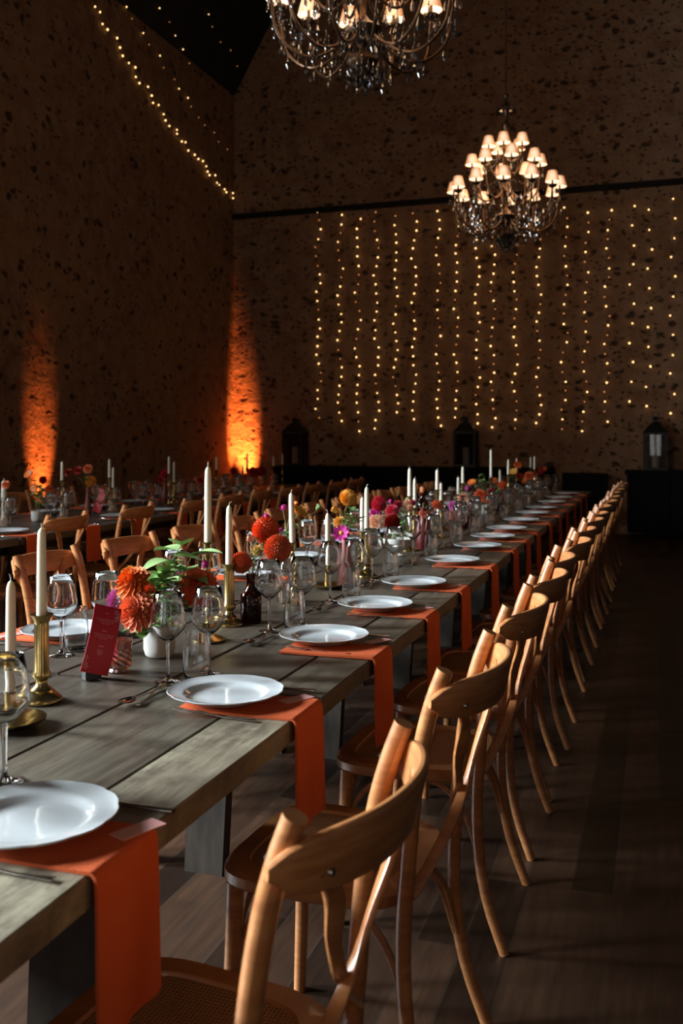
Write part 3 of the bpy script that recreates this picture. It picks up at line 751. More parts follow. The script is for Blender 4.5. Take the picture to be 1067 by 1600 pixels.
# ------------------------------------------------------------------ vases and flowers
def make_cup():
    m = MB(); m.lathe([(.0005, 0), (.030, 0), (.038, .006), (.043, .022), (.044, .075), (.041, .075), (.039, .02), (.0005, .008)], 36); return m.obj('cup_vase', M['cream'])
def make_bowl():
    root = empty('footed_bowl_vase')
    m = MB(); m.lathe([(.0005, 0), (.035, 0), (.036, .004), (.018, .012), (.016, .022)], 32); m.obj('foot', M['cream'], root)
    m = MB(); m.lathe([(.016, .020), (.05, .036), (.074, .062), (.080, .088), (.077, .088), (.05, .045), (.0005, .03)], 36); m.obj('bowl', M['cream'], root); return root
def make_amber():
    root = empty('glass_bottle')
    m = MB(); m.lathe([(.0005, 0), (.032, 0), (.0345, .004), (.0345, .085), (.031, .096), (.018, .108), (.014, .118), (.014, .146), (.0165, .147), (.0165, .158), (.013, .158), (.0125, .118), (.030, .094), (.032, .006), (.0005, .004)], 32); m.obj('body', M['amber'], root, angle=60)
    m = MB(); m.lathe([(.0005, .005), (.0315, .006), (.0315, .06), (.0005, .06)], 24); m.obj('water', M['amber'], root); return root
def make_rosevase():
    m = MB(); m.lathe([(.0005, 0), (.024, 0), (.028, .005), (.029, .05), (.024, .09), (.0135, .13), (.011, .20), (.012, .225), (.010, .225), (.009, .2), (.0005, .12)], 32); return m.obj('bottle_vase', M['rose'])
def make_burg():
    m = MB(); m.lathe([(.0005, 0), (.030, 0), (.040, .02), (.044, .06), (.034, .11), (.016, .15), (.015, .21), (.019, .225), (.016, .225), (.013, .2), (.0005, .14)], 32); return m.obj('bottle_vase', M['burg'])
def make_clear():
    root = empty('clear_bottle_vase')
    m = MB(); m.lathe([(.0005, 0), (.030, 0), (.0315, .004), (.0315, .10), (.024, .128), (.0125, .15), (.012, .20), (.015, .205), (.0115, .206), (.011, .152), (.030, .10), (.030, .006), (.0005, .005)], 32); m.obj('body', M['glass'], root, angle=60)
    m = MB(); m.lathe([(.0005, .007), (.0285, .007), (.0285, .07), (.0005, .07)], 24); m.obj('water', M['glass'], root); return root
V = {'cup': (Proto(make_cup), .06, .036), 'bowl': (Proto(make_bowl), .075, .06), 'amber': (Proto(make_amber), .15, .010), 'rose': (Proto(make_rosevase), .215, .007), 'burg': (Proto(make_burg), .215, .010), 'clear': (Proto(make_clear), .19, .009)}

def petal(m, c, d, up, L, w, cup, base=.25, tipw=.0):
    """one petal from centre c along d; up = face normal side; cupped"""
    side = d.cross(up).normalized(); up = side.cross(d).normalized()
    k = len(m.v)
    b = c + d * L * base
    pts = [b, c + d * L * .62 + side * w + up * cup, c + d * L * .62 - up * cup * .3, c + d * L * .62 - side * w + up * cup,
           c + d * L * .90 + side * w * .62 + up * cup * .9, c + d * L * .92 - up * cup * .1, c + d * L * .90 - side * w * .62 + up * cup * .9, c + d * L + up * cup * .4]
    m.v.extend([tuple(p) for p in pts])
    m.f += [(k, k + 1, k + 2), (k, k + 2, k + 3), (k + 1, k + 4, k + 5, k + 2), (k + 2, k + 5, k + 6, k + 3), (k + 4, k + 7, k + 5), (k + 5, k + 7, k + 6)]
def sphere_pts(n, zmin):
    g = PI * (3 - math.sqrt(5))
    for i in range(n):
        z = 1 - (1 - zmin) * (i + .5) / n; r = math.sqrt(max(0, 1 - z * z)); yield Vector((r * math.cos(g * i), r * math.sin(g * i), z)), i / n
BM = {}
def bloom_mesh(kind, col):
    """unit blooms, radius 1, facing +z"""
    key = (kind, col)
    if key in BM: return BM[key]
    m = MB(); r4 = random.Random(9)
    Z = Vector((0, 0, 1))
    if kind == 'ball':
        for v, t in sphere_pts(190, -.88):
            s = .5 + .5 * t
            petal(m, Vector((0, 0, 0)), v, (Z + Vector((.01, 0, 0)) - v * v.z).normalized(), 1.0 + .03 * r4.uniform(-1, 1), .120 * s + .03, .13, .55)
        m.lathe([(.01, .66)] + [(.66 * math.cos(a), .66 * math.sin(a)) for a in [PI / 2 - PI * k / 10 for k in range(1, 10)]], 14)
    elif kind == 'dahlia':
        for v, t in sphere_pts(95, -.25):
            L = (.55 + .5 * t) * r4.uniform(.93, 1.05)
            petal(m, Vector((0, 0, -.1 + .15 * (1 - t))), v, Z - v * .9 * v.z + Vector((.003, 0, 0)), L, .13 + .05 * t, .06, .2)
        m.lathe([(.01, .35), (.3, .25), (.42, 0), (.3, -.25), (.01, -.32)], 12)
    elif kind == 'spider':
        for v, t in sphere_pts(80, -.2):
            petal(m, Vector((0, 0, -.1)), v, Z + Vector((.003, 0, 0)), (.6 + .45 * t) * r4.uniform(.9, 1.06), .055 + .03 * t, .05, .15)
        m.lathe([(.01, .25), (.2, .18), (.26, 0), (.01, -.25)], 10)
    elif kind == 'daisy':
        for lay, (n, L, zz, tl) in enumerate(((9, 1, 0, .05), (8, .85, .05, .25))):
            for i in range(n):
                a = 2 * PI * i / n + lay * .35; d = Vector((math.cos(a), math.sin(a), tl + r4.uniform(-.06, .1))).normalized()
                petal(m, Vector((0, 0, zz)), d, Z, L * r4.uniform(.93, 1.04), .26, .05, .1)
    elif kind == 'globe':
        for v, t in sphere_pts(120, -.95): petal(m, Vector((0, 0, 0)), v, (Z + Vector((.01, .0, 0)) - v * v.z), 1.0, .09, .03, .5)
        m.lathe([(.01, .7), (.5, .5), (.7, 0), (.5, -.5), (.01, -.7)], 12)
    elif kind == 'bud':
        for lay in range(3):
            for i in range(6):
                a = 2 * PI * i / 6 + lay * .5; d = Vector((math.cos(a) * (.45 + .1 * lay), math.sin(a) * (.45 + .1 * lay), 1)).normalized()
                petal(m, Vector((0, 0, -.8)), d, Vector((-math.cos(a), -math.sin(a), .6)), 1.75 - .15 * lay, .35, .22, .1)
        m.lathe([(.01, -.9), (.5, -.5), (.55, 0), (.35, .5), (.01, .8)], 12)
    me = m.mesh('bloom', M[col], angle=75); BM[key] = me; return me
CEN = {}
def centre_mesh():
    if 'c' not in CEN:
        m = MB(); m.lathe([(.005, .24), (.12, .22), (.22, .14), (.25, .04), (.2, 0)], 14); CEN['c'] = m.mesh('flower_centre', M['pistil'])
    return CEN['c']
def leafshape(m, p, d, up, L, w):
    side = d.cross(up).normalized(); up = side.cross(d).normalized(); rows = []
    for i in range(7):
        u = i / 6; hw = w * math.sin(PI * min(1, .06 + u ** .8 * .94)) ** .8
        c = p + d * L * u - up * L * .22 * u * u
        rows.append([c + side * hw + up * hw * .35, c, c - side * hw + up * hw * .35])
    m.quad_grid(rows, False)
def flower(kind, col, px, py, rpx, d, base, facing, label, leaves=0, vname=None):
    """facing: vector in camera-ish terms (right, towards camera, up)"""
    head = W(px, py, d); r = rpx * d / F
    fr = Vector((CA, SA, 0)) * facing[0] + Vector((SA, -CA, 0)) * facing[1] + Vector((0, 0, 1)) * facing[2]; fr.normalize()
    names = {'ball': 'ball_dahlia', 'dahlia': 'dahlia', 'spider': 'spider_dahlia', 'daisy': 'cosmos_flower', 'globe': 'globe_amaranth', 'bud': 'flower_bud'}
    root = empty(names[kind], base)
    tag(root, label, 'flower')
    o = bpy.data.objects.new('bloom', bloom_mesh(kind, col)); COL.objects.link(o); o.parent = root
    q = Vector((0, 0, 1)).rotation_difference(fr); o.rotation_mode = 'QUATERNION'; o.rotation_quaternion = q
    o.location = head - Vector(base); o.scale = (r, r, r * (.92 if kind == 'ball' else 1))
    if kind == 'daisy':
        c = bpy.data.objects.new('flower_centre', centre_mesh()); COL.objects.link(c); c.parent = o
    h = head - Vector(base); back = h - fr * r * (.6 if kind != 'daisy' else .05)
    hz = max(.03, back.z)
    mid = Vector((back.x * .35, back.y * .35, hz * .6)) if back.z > 0 else Vector((back.x * .5, back.y * .5, .035))
    pts = bez([(0, 0, -.02), tuple(mid), tuple(back - fr * .012), tuple(back)], 12)
    m = MB(); m.tube(pts, .0017 if r > .012 else .0012, 6); m.obj('stem', M['stalk'], root)
    r5 = random.Random(int(px * 13 + py))
    if leaves:
        for k in range(leaves):
            pp = pts[4 + (k * 3) % 8]; a = r5.uniform(0, 6.28)
            m = MB(); leafshape(m, pp, Vector((math.cos(a), math.sin(a), r5.uniform(-.1, .5))).normalized(), Vector((0, 0, 1)), r5.uniform(.03, .055), .012)
            m.obj('leaf', M['leaf'], root)
    return root
def sprig(px, py, d, base, n, L, label, mat='leaf', spread=.06, lw=.3, dark=False):
    head = W(px, py, d); root = empty('leaf_sprig', base); tag(root, label, 'foliage')
    h = head - Vector(base); pts = bez([(0, 0, -.02), (h.x * .3, h.y * .3, max(.02, h.z * .55)), tuple(h)], 14)
    m = MB(); m.tube(pts, .0015, 6); m.obj('stem', M['stalk'], root)
    r6 = random.Random(int(px * 7 + py)); m = MB()
    for k in range(n):
        u = .35 + .65 * k / max(1, n - 1); p = pts[int(u * 14)] if u < 1 else pts[14]
        a = k * 2.4 + r6.uniform(-.4, .4); dd = Vector((math.cos(a), math.sin(a), r6.uniform(-.1, .7))).normalized()
        leafshape(m, p, dd, Vector((0, 0, 1)), L * r6.uniform(.7, 1.15), L * lw)
    m.obj('leaves', M[mat], root, angle=60); return root
def vase(kind, px, X, label, cat='vase'):
    p, d = on_line(px, X, TZ); V[kind][0].place(tuple(p), rr.uniform(0, 6), label, cat)
    return p, d, V[kind][1], V[kind][2]
class Bunch:
    def __init__(s, v, place): s.p, s.d, s.h, s.r = v; s.k = 0; s.place = place
    def base(s):
        s.k += 1; a = s.k * 2.4; q = s.r * .75
        return (s.p.x + q * math.cos(a), s.p.y + q * math.sin(a), s.p.z + s.h)
    def f(s, kind, col, px, py, r, dd, facing, desc, leaves=0): return flower(kind, col, px, py, r, s.d + dd, s.base(), facing, desc + ' ' + s.place, leaves)
    def s_(s, px, py, dd, n, L, desc, mat='leaf', lw=.3): return sprig(px, py, s.d + dd, s.base(), n, L, desc + ' ' + s.place, mat, lw=lw)
# first bunch: white cup
b = Bunch(vase('cup', 249, -1.300, 'small matt white cup vase behind the nearest wine glasses'), 'in the white cup')
b.f('dahlia', 'orange', 206, 908, 32, -.10, (-.3, .65, .7), 'large orange open bloom, upper left')
b.f('dahlia', 'coral', 211, 955, 35, -.13, (-.35, .9, .1), 'big coral dahlia, lower left')
b.f('dahlia', 'scarlet', 231, 928, 17, -.04, (.2, .9, .3), 'smaller scarlet dahlia between the two left blooms')
b.f('spider', 'yellow', 203, 893, 17, .06, (0, .3, .9), 'pale yellow bloom, topmost left')
b.f('spider', 'lilac', 178, 938, 24, -.02, (-.9, .4, .1), 'spiky lilac bloom, leftmost')
b.f('dahlia', 'magenta', 238, 940, 17, .0, (.3, .8, .3), 'small magenta bloom, middle')
b.f('dahlia', 'scarlet', 311, 916, 35, .02, (.25, .75, .55), 'large orange-red dahlia, right side')
b.f('spider', 'orange', 293, 892, 14, .08, (.1, .4, .9), 'small orange bloom behind the right dahlia')
b.f('globe', 'magenta', 321, 881, 7, .05, (0, 0, 1), 'purple globe flower, far right')
b.f('globe', 'magenta', 281, 892, 4.5, .05, (0, 0, 1), 'tiny purple globe flower, middle')
b.f('globe', 'magenta', 256, 896, 4.5, .02, (0, 0, 1), 'tiny purple globe flower, left of middle')
b.s_(283, 852, .03, 11, .085, 'tall pale green sprig', 'leaf_pale', .42)
b.s_(298, 872, .06, 9, .085, 'broad leafed sprig, right', 'leaf_pale', .45)
b.s_(236, 905, -.02, 7, .06, 'green sprig, middle', 'leaf', .4)
b.s_(262, 885, .02, 9, .055, 'dark green sprig, centre', 'leaf', .35)
b.s_(205, 985, -.08, 6, .06, 'drooping pale leaves, left', 'leaf_pale', .3)
b.s_(222, 998, -.10, 7, .055, 'drooping green leaves, front', 'leaf', .3)
b.s_(288, 940, -.02, 7, .04, 'green sprig, right', 'leaf', .35)
# amber bottle
b = Bunch(vase('amber', 392, -1.262, 'amber glass bottle under the three ball dahlias', 'bottle'), 'over the amber bottle')
b.f('ball', 'coral', 377, 879, 18, -.03, (-.3, .9, .2), 'lower left coral ball dahlia')
b.f('ball', 'scarlet', 415, 828, 23, .02, (-.1, .6, .8), 'upper deep scarlet ball dahlia')
b.f('ball', 'coral', 434, 857, 23, -.08, (.1, .95, .1), 'right coral ball dahlia', 0)
b.f('bud', 'peach', 393, 841, 9, -.02, (-.9, .3, .1), 'half open peach bud')
b.f('dahlia', 'yellow', 402, 860, 10, .05, (-.2, .8, .3), 'small yellow bloom')
b.f('globe', 'magenta', 416, 807, 6, .03, (0, 0, 1), 'purple globe flower')
b.s_(405, 858, 0, 6, .03, 'green leaves')
# clear vase behind
b = Bunch(vase('clear', 446, -1.30, 'clear glass bottle vase right of the amber bottle'), 'in the clear bottle vase')
b.f('daisy', 'yellow', 468, 800, 15, 0, (.5, .5, .9), 'larger orange side-facing flower')
b.f('daisy', 'orange', 458, 789, 9, .05, (-.3, .3, .9), 'smaller orange flower')
b.f('globe', 'magenta', 443, 793, 5.5, 0, (0, 0, 1), 'taller purple globe flower')
b.f('globe', 'magenta', 438, 828, 4.5, -.1, (.8, .2, .1), 'lower purple globe flower')
b.f('bud', 'leaf', 497, 793, 6, .05, (.5, 0, .8), 'tight green bud')
b.s_(455, 828, 0, 12, .035, 'feathery green sprig', 'leaf', .2)
b.s_(466, 822, .02, 10, .035, 'second feathery green sprig', 'leaf', .2)
# dusty rose vase
b = Bunch(vase('rose', 539, -1.235, 'dusty rose ceramic bottle vase with the yellow dahlia'), 'in the dusty rose bottle')
b.f('ball', 'yellow', 544, 777, 14.5, 0, (.1, .6, .7), 'golden ball dahlia', 1)
b.f('dahlia', 'yellow', 530, 815, 11, .03, (-.2, .8, .6), 'small golden dahlia')
b.f('daisy', 'magenta', 533, 833, 14.5, -.05, (-.1, .9, .25), 'magenta open flower')
b.f('bud', 'yellow', 524, 797, 8, 0, (-.8, .2, .5), 'yellow bud')
b.s_(550, 797, 0, 7, .045, 'broad green leaves', 'leaf', .4)
b.s_(560, 812, 0, 6, .045, 'dark green leaves', 'leaf', .4)
# white footed bowl
b = Bunch(vase('bowl', 622, -1.27, 'white footed bowl vase full of raspberry dahlias'), 'in the footed bowl')
b.f('ball', 'raspberry', 592, 787, 13, -.05, (-.3, .8, .5), 'upper left pink ball dahlia')
b.f('dahlia', 'magenta', 586, 803, 11, -.05, (-.4, .8, .2), 'left magenta dahlia')
b.f('spider', 'peach', 587, 816, 15, -.2, (-.2, .95, .2), 'pale peach spider dahlia')
b.f('dahlia', 'raspberry', 613, 798, 12, -.1, (0, .9, .4), 'middle raspberry dahlia')
b.f('dahlia', 'raspberry', 621, 788, 9, 0, (0, .6, .8), 'upper raspberry dahlia')
b.f('ball', 'red', 613, 816, 13, -.15, (0, .9, .2), 'lower deep red dahlia')
b.f('globe', 'magenta', 610, 783, 4, .1, (0, 0, 1), 'purple globe flower')
b.f('dahlia', 'peach', 637, 786, 8, 0, (0, .8, .5), 'small blush bloom, left of two')
b.f('dahlia', 'raspberry', 645, 785, 6, 0, (.3, .8, .5), 'tiny pink bloom, right')
b.f('dahlia', 'peach', 641, 794, 7, -.05, (.3, .9, .2), 'small blush bloom, lower')
b.s_(628, 812, -.1, 9, .045, 'trailing green leaves', 'leaf', .45)
b.s_(633, 829, -.12, 7, .045, 'low green leaves', 'leaf', .45)
b.s_(622, 795, 0, 7, .04, 'upper green leaves', 'leaf', .4)
b.s_(640, 778, .05, 8, .035, 'pale green tips', 'leaf_pale', .3)
# corked dark bottle
p, d = on_line(660, -1.38, TZ)
root = empty('corked_bottle', p); tag(root, 'dark glass bottle with cork stopper beside the raspberry flower bowl', 'bottle')
m = MB(); m.lathe([(.0005, 0), (.038, 0), (.040, .005), (.040, .19), (.032, .215), (.016, .24), (.0145, .27), (.016, .272), (.012, .274), (.0005, .274)], 28); m.obj('body', M['amber'], root)
m = MB(); m.lathe([(.0005, .262), (.011, .262), (.014, .276), (.016, .298), (.012, .306), (.0005, .306)], 16); m.obj('cork', M['terracotta'], root)
# smaller far vases
FAR = [
 ('burg', 661, -1.22, 'burgundy bottle vase with one coral dahlia, past the flower bowl', 'in the burgundy bottle past the flower bowl', [('dahlia', 'coral', 663, 803, 10, (0, .9, .4), 'ruffled coral dahlia'), ('dahlia', 'coral', 683, 788, 10, (.2, .7, .7), 'second coral dahlia')], []),
 ('burg', 722, -1.25, 'burgundy bottle vase with the peach spider dahlia', 'over the far burgundy bottle', [('spider', 'peach', 725, 779, 12, (0, .95, .3), 'peach spider dahlia'), ('spider', 'lilac', 707, 790, 9, (-.3, .9, .1), 'pale pink bloom'), ('globe', 'magenta', 730, 763, 4, (0, 0, 1), 'purple globe flower')], []),
 ('cup', 752, -1.33, 'white cup vase with scarlet dahlias in the far half of the table', 'in the far white cup', [('dahlia', 'scarlet', 752, 774, 12, (0, .9, .4), 'scarlet dahlia'), ('dahlia', 'scarlet', 761, 781, 7, (.3, .9, .1), 'smaller scarlet dahlia'), ('daisy', 'orange', 737, 754, 8, (-.3, .5, .8), 'orange open flower'), ('ball', 'red', 769, 769, 7, (.2, .9, .2), 'deep red dahlia')], [(748, 744, 9, .06), (757, 746, 8, .06)]),
 ('amber', 781, -1.25, 'amber bottle with orange-red dahlias past the tallest candle', 'in the far amber bottle', [('ball', 'scarlet', 785, 758, 7.5, (.1, .9, .2), 'orange-red ball dahlia'), ('dahlia', 'orange', 773, 750, 5.5, (0, .7, .7), 'small orange dahlia')], [(775, 762, 6, .05)]),
 ('clear', 806, -1.34, 'clear bottle vase with orange flowers near the far table end', 'in the far clear bottle', [('dahlia', 'orange', 809, 726, 7, (0, .7, .7), 'upper orange dahlia'), ('daisy', 'yellow', 802, 737, 7, (-.2, .7, .6), 'yellow orange flower'), ('dahlia', 'red', 812, 745, 7, (.2, .9, .2), 'dark red dahlia')], [(806, 745, 7, .06)]),
 ('bowl', 829, -1.3, 'white footed bowl vase near the far table end', 'in the bowl near the far table end', [('dahlia', 'scarlet', 826, 744, 8, (-.2, .9, .3), 'left scarlet dahlia'), ('dahlia', 'scarlet', 835, 743, 7, (.2, .9, .3), 'right scarlet dahlia'), ('daisy', 'orange', 819, 751, 6, (-.4, .9, .3), 'low orange flower'), ('ball', 'red', 845, 736, 6, (.3, .7, .5), 'dark red ball dahlia'), ('ball', 'orange', 851, 733, 4, (.3, .5, .7), 'small orange ball dahlia')], [(830, 738, 8, .06)]),
 ('rose', 706, -1.45, 'dusty rose bottle vase in the middle of the far glasses', 'in the rose bottle among far glasses', [('dahlia', 'peach', 700, 796, 8, (-.2, .9, .2), 'faded peach dahlia')], []),
]
for vk, px, X, lab, place, fl, sp in FAR:
    b = Bunch(vase(vk, px, X, lab, 'bottle' if vk == 'amber' else 'vase'), place)
    for (k, c, x, y, r, fc, ds) in fl: b.f(k, c, x, y, r, 0, fc, ds)
    for i, (x, y, n, L) in enumerate(sp): b.s_(x, y, 0, n, L, ['dark green leaves', 'second spray of dark leaves'][i], 'leaf', .35)
BK = [
 ('cup', 58, -4.3, 'white cup vase on the back table row, left of the first candle', 'in the cup on the back table row', [('daisy', 'orange', 45, 741, 9, (-.3, .7, .6), 'orange open flower'), ('ball', 'red', 67, 750, 6.5, (0, .9, .3), 'red ball dahlia'), ('daisy', 'orange', 53, 762, 8, (-.4, .9, .2), 'lower orange flower'), ('dahlia', 'scarlet', 77, 764, 7, (.4, .9, .2), 'scarlet dahlia')], [(62, 762, 10, .07), (55, 752, 8, .06)]),
 ('clear', 3, -4.2, 'clear bottle vase at the near end of the back table row', 'at the near end of the back table row', [('dahlia', 'coral', 9, 757, 7.5, (0, .9, .4), 'coral dahlia')], []),
 ('rose', 137, -4.25, 'dusty rose bottle vase on the back table row', 'in the rose bottle on the back table row', [('dahlia', 'coral', 137, 732, 8.5, (0, .8, .5), 'coral dahlia'), ('ball', 'yellow', 142, 752, 9, (.1, .9, .3), 'golden ball dahlia'), ('dahlia', 'red', 121, 735, 7.5, (-.3, .8, .3), 'dark red dahlia'), ('dahlia', 'red', 106, 738, 7, (-.5, .6, .5), 'small dark red dahlia')], [(135, 745, 6, .05)]),
 ('burg', 258, -4.28, 'burgundy bottle vase with a magenta dahlia on the back table row', 'in the burgundy bottle on the back table row', [('ball', 'raspberry', 258, 741, 8.5, (0, .9, .3), 'magenta ball dahlia'), ('dahlia', 'red', 250, 749, 6, (-.3, .9, .2), 'dark red dahlia')], []),
 ('burg', 322, -4.3, 'burgundy bottle vase with dark red flowers left of the corner glow', 'left of the corner glow', [('dahlia', 'scarlet', 322, 744, 9, (0, .9, .3), 'scarlet dahlia'), ('dahlia', 'red', 313, 750, 7, (-.3, .9, .2), 'dark red dahlia')], [(318, 752, 6, .06)]),
 ('bowl', 372, -4.3, 'white footed bowl vase in front of the corner glow', 'in front of the corner glow', [('dahlia', 'red', 365, 736, 7, (0, .9, .3), 'small dark dahlia'), ('dahlia', 'red', 396, 738, 10, (.2, .9, .3), 'large dark dahlia'), ('dahlia', 'scarlet', 383, 746, 8, (0, .9, .3), 'scarlet dahlia'), ('ball', 'red', 408, 736, 8, (.3, .9, .2), 'dark ball dahlia')], [(375, 745, 9, .07), (400, 745, 9, .07)]),
]
for vk, px, X, lab, place, fl, sp in BK:
    b = Bunch(vase(vk, px, X, lab), place)
    for (k, c, x, y, r, fc, ds) in fl: b.f(k, c, x, y, r, 0, fc, ds)
    for i, (x, y, n, L) in enumerate(sp): b.s_(x, y, 0, n, L, ['green leaves', 'second spray of leaves'][i], 'leaf', .35)

# ------------------------------------------------------------------ chandeliers
def make_chandelier():
    root = empty('chandelier')
    m = MB(); prof = [(.0005, -.56), (.03, -.55), (.07, -.52), (.10, -.47), (.09, -.44), (.03, -.42), (.022, -.38), (.05, -.34), (.11, -.30), (.12, -.27), (.05, -.22), (.02, -.18), (.025, -.05), (.06, 0), (.03, .05), (.018, .1), (.022, .22), (.06, .26), (.03, .30), (.016, .34), (.02, .45), (.05, .49), (.02, .53), (.014, .6), (.03, .66), (.05, .70), (.05, .73), (.02, .76), (.015, .84), (.04, .88), (.045, .92), (.02, .95), (.015, 1.02), (.03, 1.05), (.0005, 1.08)]
    m.lathe(prof, 20); m.obj('column', M['bronze'], root)
    m = MB(); m.lathe([(.115, .86), (.10, .90), (.04, .95)], 20); m.obj('crown', M['crystal'], root, smooth=False)
    tiers = [(12, .57, 0, -.20, .25, 0.1), (8, .37, .27, .10, .20, .3), (5, .19, .47, .33, .14, .95)]
    shade_v = MB(); shade_v.lathe([(.042, .120), (.045, .118), (.058, .07), (.073, .012), (.076, .006), (.073, .006)], 24)
    ln = MB(); ln.lathe([(.041, .118), (.056, .07), (.072, .010)], 24); lin = ln.mesh('shade_lining', M['lining'])
    sh = shade_v.mesh('lamp_shade', M['shade'], angle=80)
    bv = MB(); bv.lathe([(.0005, .10), (.008, .09), (.012, .065), (.008, .045), (.0005, .04)], 10); bl = bv.mesh('bulb', M['glowbulb'])
    tv = MB(); tv.lathe([(.0005, -.055), (.02, -.055), (.045, -.04), (.05, -.025), (.02, -.03), (.011, -.03), (.011, .045), (.0005, .045)], 14); cp = tv.mesh('candle_tube', M['bronze'])
    dv = MB(); dv.lathe([(.0005, 0), (.003, -.008), (.003, -.02), (.010, -.045), (.0125, -.062), (.008, -.078), (.0005, -.085)], 6); drop = dv.mesh('crystal_drop', M['crystal'], smooth=False)
    r7 = random.Random(21); nd = 0
    def put(me, name, loc, s=1, parent=root):
        o = bpy.data.objects.new(name, me); COL.objects.link(o); o.parent = parent; o.location = loc; o.scale = (s, s, s); return o
    drops = []
    gar = MB()
    for (n, R, zs, zc, dip, ph) in tiers:
        for k in range(n):
            a = 2 * PI * k / n + ph; c, s = math.cos(a), math.sin(a)
            zz = zs + (.0 if k % 2 else .015)
            path = [(.02, zc), (R * .28, zc - dip * .75), (R * .62, zc - dip), (R * .92, zc - dip * .62 + (zs - zc) * .2), (R, zz - .05)]
            pts = bez([(r * c, r * s, z) for r, z in path], 18)
            m = MB(); m.tube(pts, .0095, 8); arm = m.obj('arm', M['bronze'], root)
            put(cp, 'candle_tube', (R * c, R * s, zz))
            q_ = put(sh, 'lamp_shade', (R * c, R * s, zz)); put(lin, 'shade_lining', (0, 0, 0), 1, q_); put(bl, 'bulb', (R * c, R * s, zz))
            if n > 5:
                for idx in (9, 13, 18): drops.append((pts[idx].x, pts[idx].y, pts[idx].z - .008))
                drops.append((R * c * 1.08, R * s * 1.08, zz - .05))
            # bead garland to the next arm
            a2 = a + 2 * PI / n
            for q in range(13):
                u = q / 12; aa = a + (a2 - a) * u; rad = R * .98 * (1 - .05 * math.sin(PI * u)); z = zz - .06 - .11 * math.sin(PI * u)
                gar.lathe([(.0005, .007), (.0065, 0), (.0005, -.007)], 5, (rad * math.cos(aa), rad * math.sin(aa), z))
            for q in range(10):
                u = q / 9; rad = .06 + (R - .06) * u; z = (zs + .02) + (.18 if n > 5 else .1) * (1 - u) ** 2 - .05
                gar.lathe([(.0005, .006), (.0055, 0), (.0005, -.006)], 5, (rad * c, rad * s, z))
    for k in range(18):
        a = 2 * PI * k / 18; drops.append((.12 * math.cos(a), .12 * math.sin(a), -.30)); drops.append((.10 * math.cos(a + .1), .10 * math.sin(a + .1), -.48))
    for k in range(10):
        a = 2 * PI * k / 10; drops.append((.055 * math.cos(a), .055 * math.sin(a), -.53))
    drops.append((0, 0, -.56)); r7.shuffle(drops)
    for dl in drops[:100]: put(drop, 'crystal_drop', dl, r7.uniform(.8, 1.35))
    if drops[100:]:
        m = MB()
        for k in range(170):
            a = r7.uniform(0, 2 * PI); rad = .58 * math.sqrt(r7.random()) + .02; zb = -.62 + .42 * (rad / .6) ** 1.3 + r7.uniform(-.02, .16)
            for q in range(3): m.lathe([(.0005, .006), (.006, 0), (.0005, -.006)], 5, (rad * math.cos(a), rad * math.sin(a), zb + .012 + q * .014))
            m.lathe([(.0005, 0), (.004, -.01), (.012, -.04), (.008, -.06), (.0005, -.07)], 6, (rad * math.cos(a), rad * math.sin(a), zb))
        for dl in drops[100:]: m.lathe([(.0005, 0), (.003, -.008), (.010, -.045), (.0125, -.062), (.0005, -.09)], 6, dl)
        o = m.obj('small_crystal_drops', M['crystal'], root, smooth=False); o['kind'] = 'stuff'
    o = gar.obj('bead_garlands', M['crystal'], root, smooth=False); o['kind'] = 'stuff'
    m = MB(); z = 1.07; k = 0
    while z < 9.9:
        ring = [(math.cos(a) * .013 * (k % 2 == 0), math.cos(a) * .013 * (k % 2), z + .024 + .026 * math.sin(a)) for a in [2 * PI * q / 8 for q in range(9)]] if False else None
        z += .042; k += 1
    for k in range(120):
        z = 1.07 + k * .045
        pts = [((.013 * math.cos(a)) * (k % 2 == 0), (.013 * math.cos(a)) * (k % 2), z + .022 + .028 * math.sin(a)) for a in [2 * PI * q / 8 + .01 for q in range(9)]]
        m.tube(pts, .0035, 5, False)
    m.tube([(0, 0, 1.07 + 120 * .045), (0, 0, RIDGE_Z - 4.2)], .004, 6)
    o = m.obj('chain', M['bronze'], root)
    return root
chand = Proto(make_chandelier)
chand.place((-1.57, 10.5, 4.07), 0, 'far chandelier with tiers of lit cream shades, hanging before the fairy light curtain', 'chandelier', 'crystal chandeliers over the front tables')
chand.place((-1.72, 5.64, 4.15), .35, 'near crystal chandelier cut off by the top of the picture', 'chandelier', 'crystal chandeliers over the front tables')
for (x, y, z, e) in ((-1.57, 10.5, 4.25, 34), (-1.72, 5.64, 4.3, 20)):
    l = bpy.data.lights.new('chandelier_glow', 'POINT'); l.energy = e; l.color = (1, .58, .30); l.shadow_soft_size = .45
    o = bpy.data.objects.new('chandelier_glow', l); COL.objects.link(o); o.location = (x, y, z)

# ------------------------------------------------------------------ fairy light curtain on the back wall
bs = MB(); bs.lathe([(.0005, .014), (.009, .011), (.0125, .003), (.0125, -.003), (.009, -.011), (.0005, -.014)], 10)
b_hi = bs.mesh('bulb', M['fairy']); b_lo = bs.mesh('bulb', M['fairy_dim'])
def string(name, pts, bright, label, group, s=1.0):
    root = empty(name, pts[0]); o0 = Vector(pts[0]); tag(root, label, 'string light', group)
    m = MB(); m.tube([tuple(Vector(p) - o0) for p in pts], .0018, 5); m.obj('wire', M['wire'], root)
    for p, b in zip(pts, bright):
        o = bpy.data.objects.new('bulb', b_hi if b > .5 else b_lo); COL.objects.link(o); o.parent = root; o.location = Vector(p) - o0
        q = s * (1.0 if b > .5 else .8) * rr.uniform(.85, 1.1); o.scale = (q, q, q)
    return root
YB = YN - 0.05
def on_back(px, py):
    t = (px - 533.5) / F; d = YB / (t * SA + CA); return W(px, py, d)
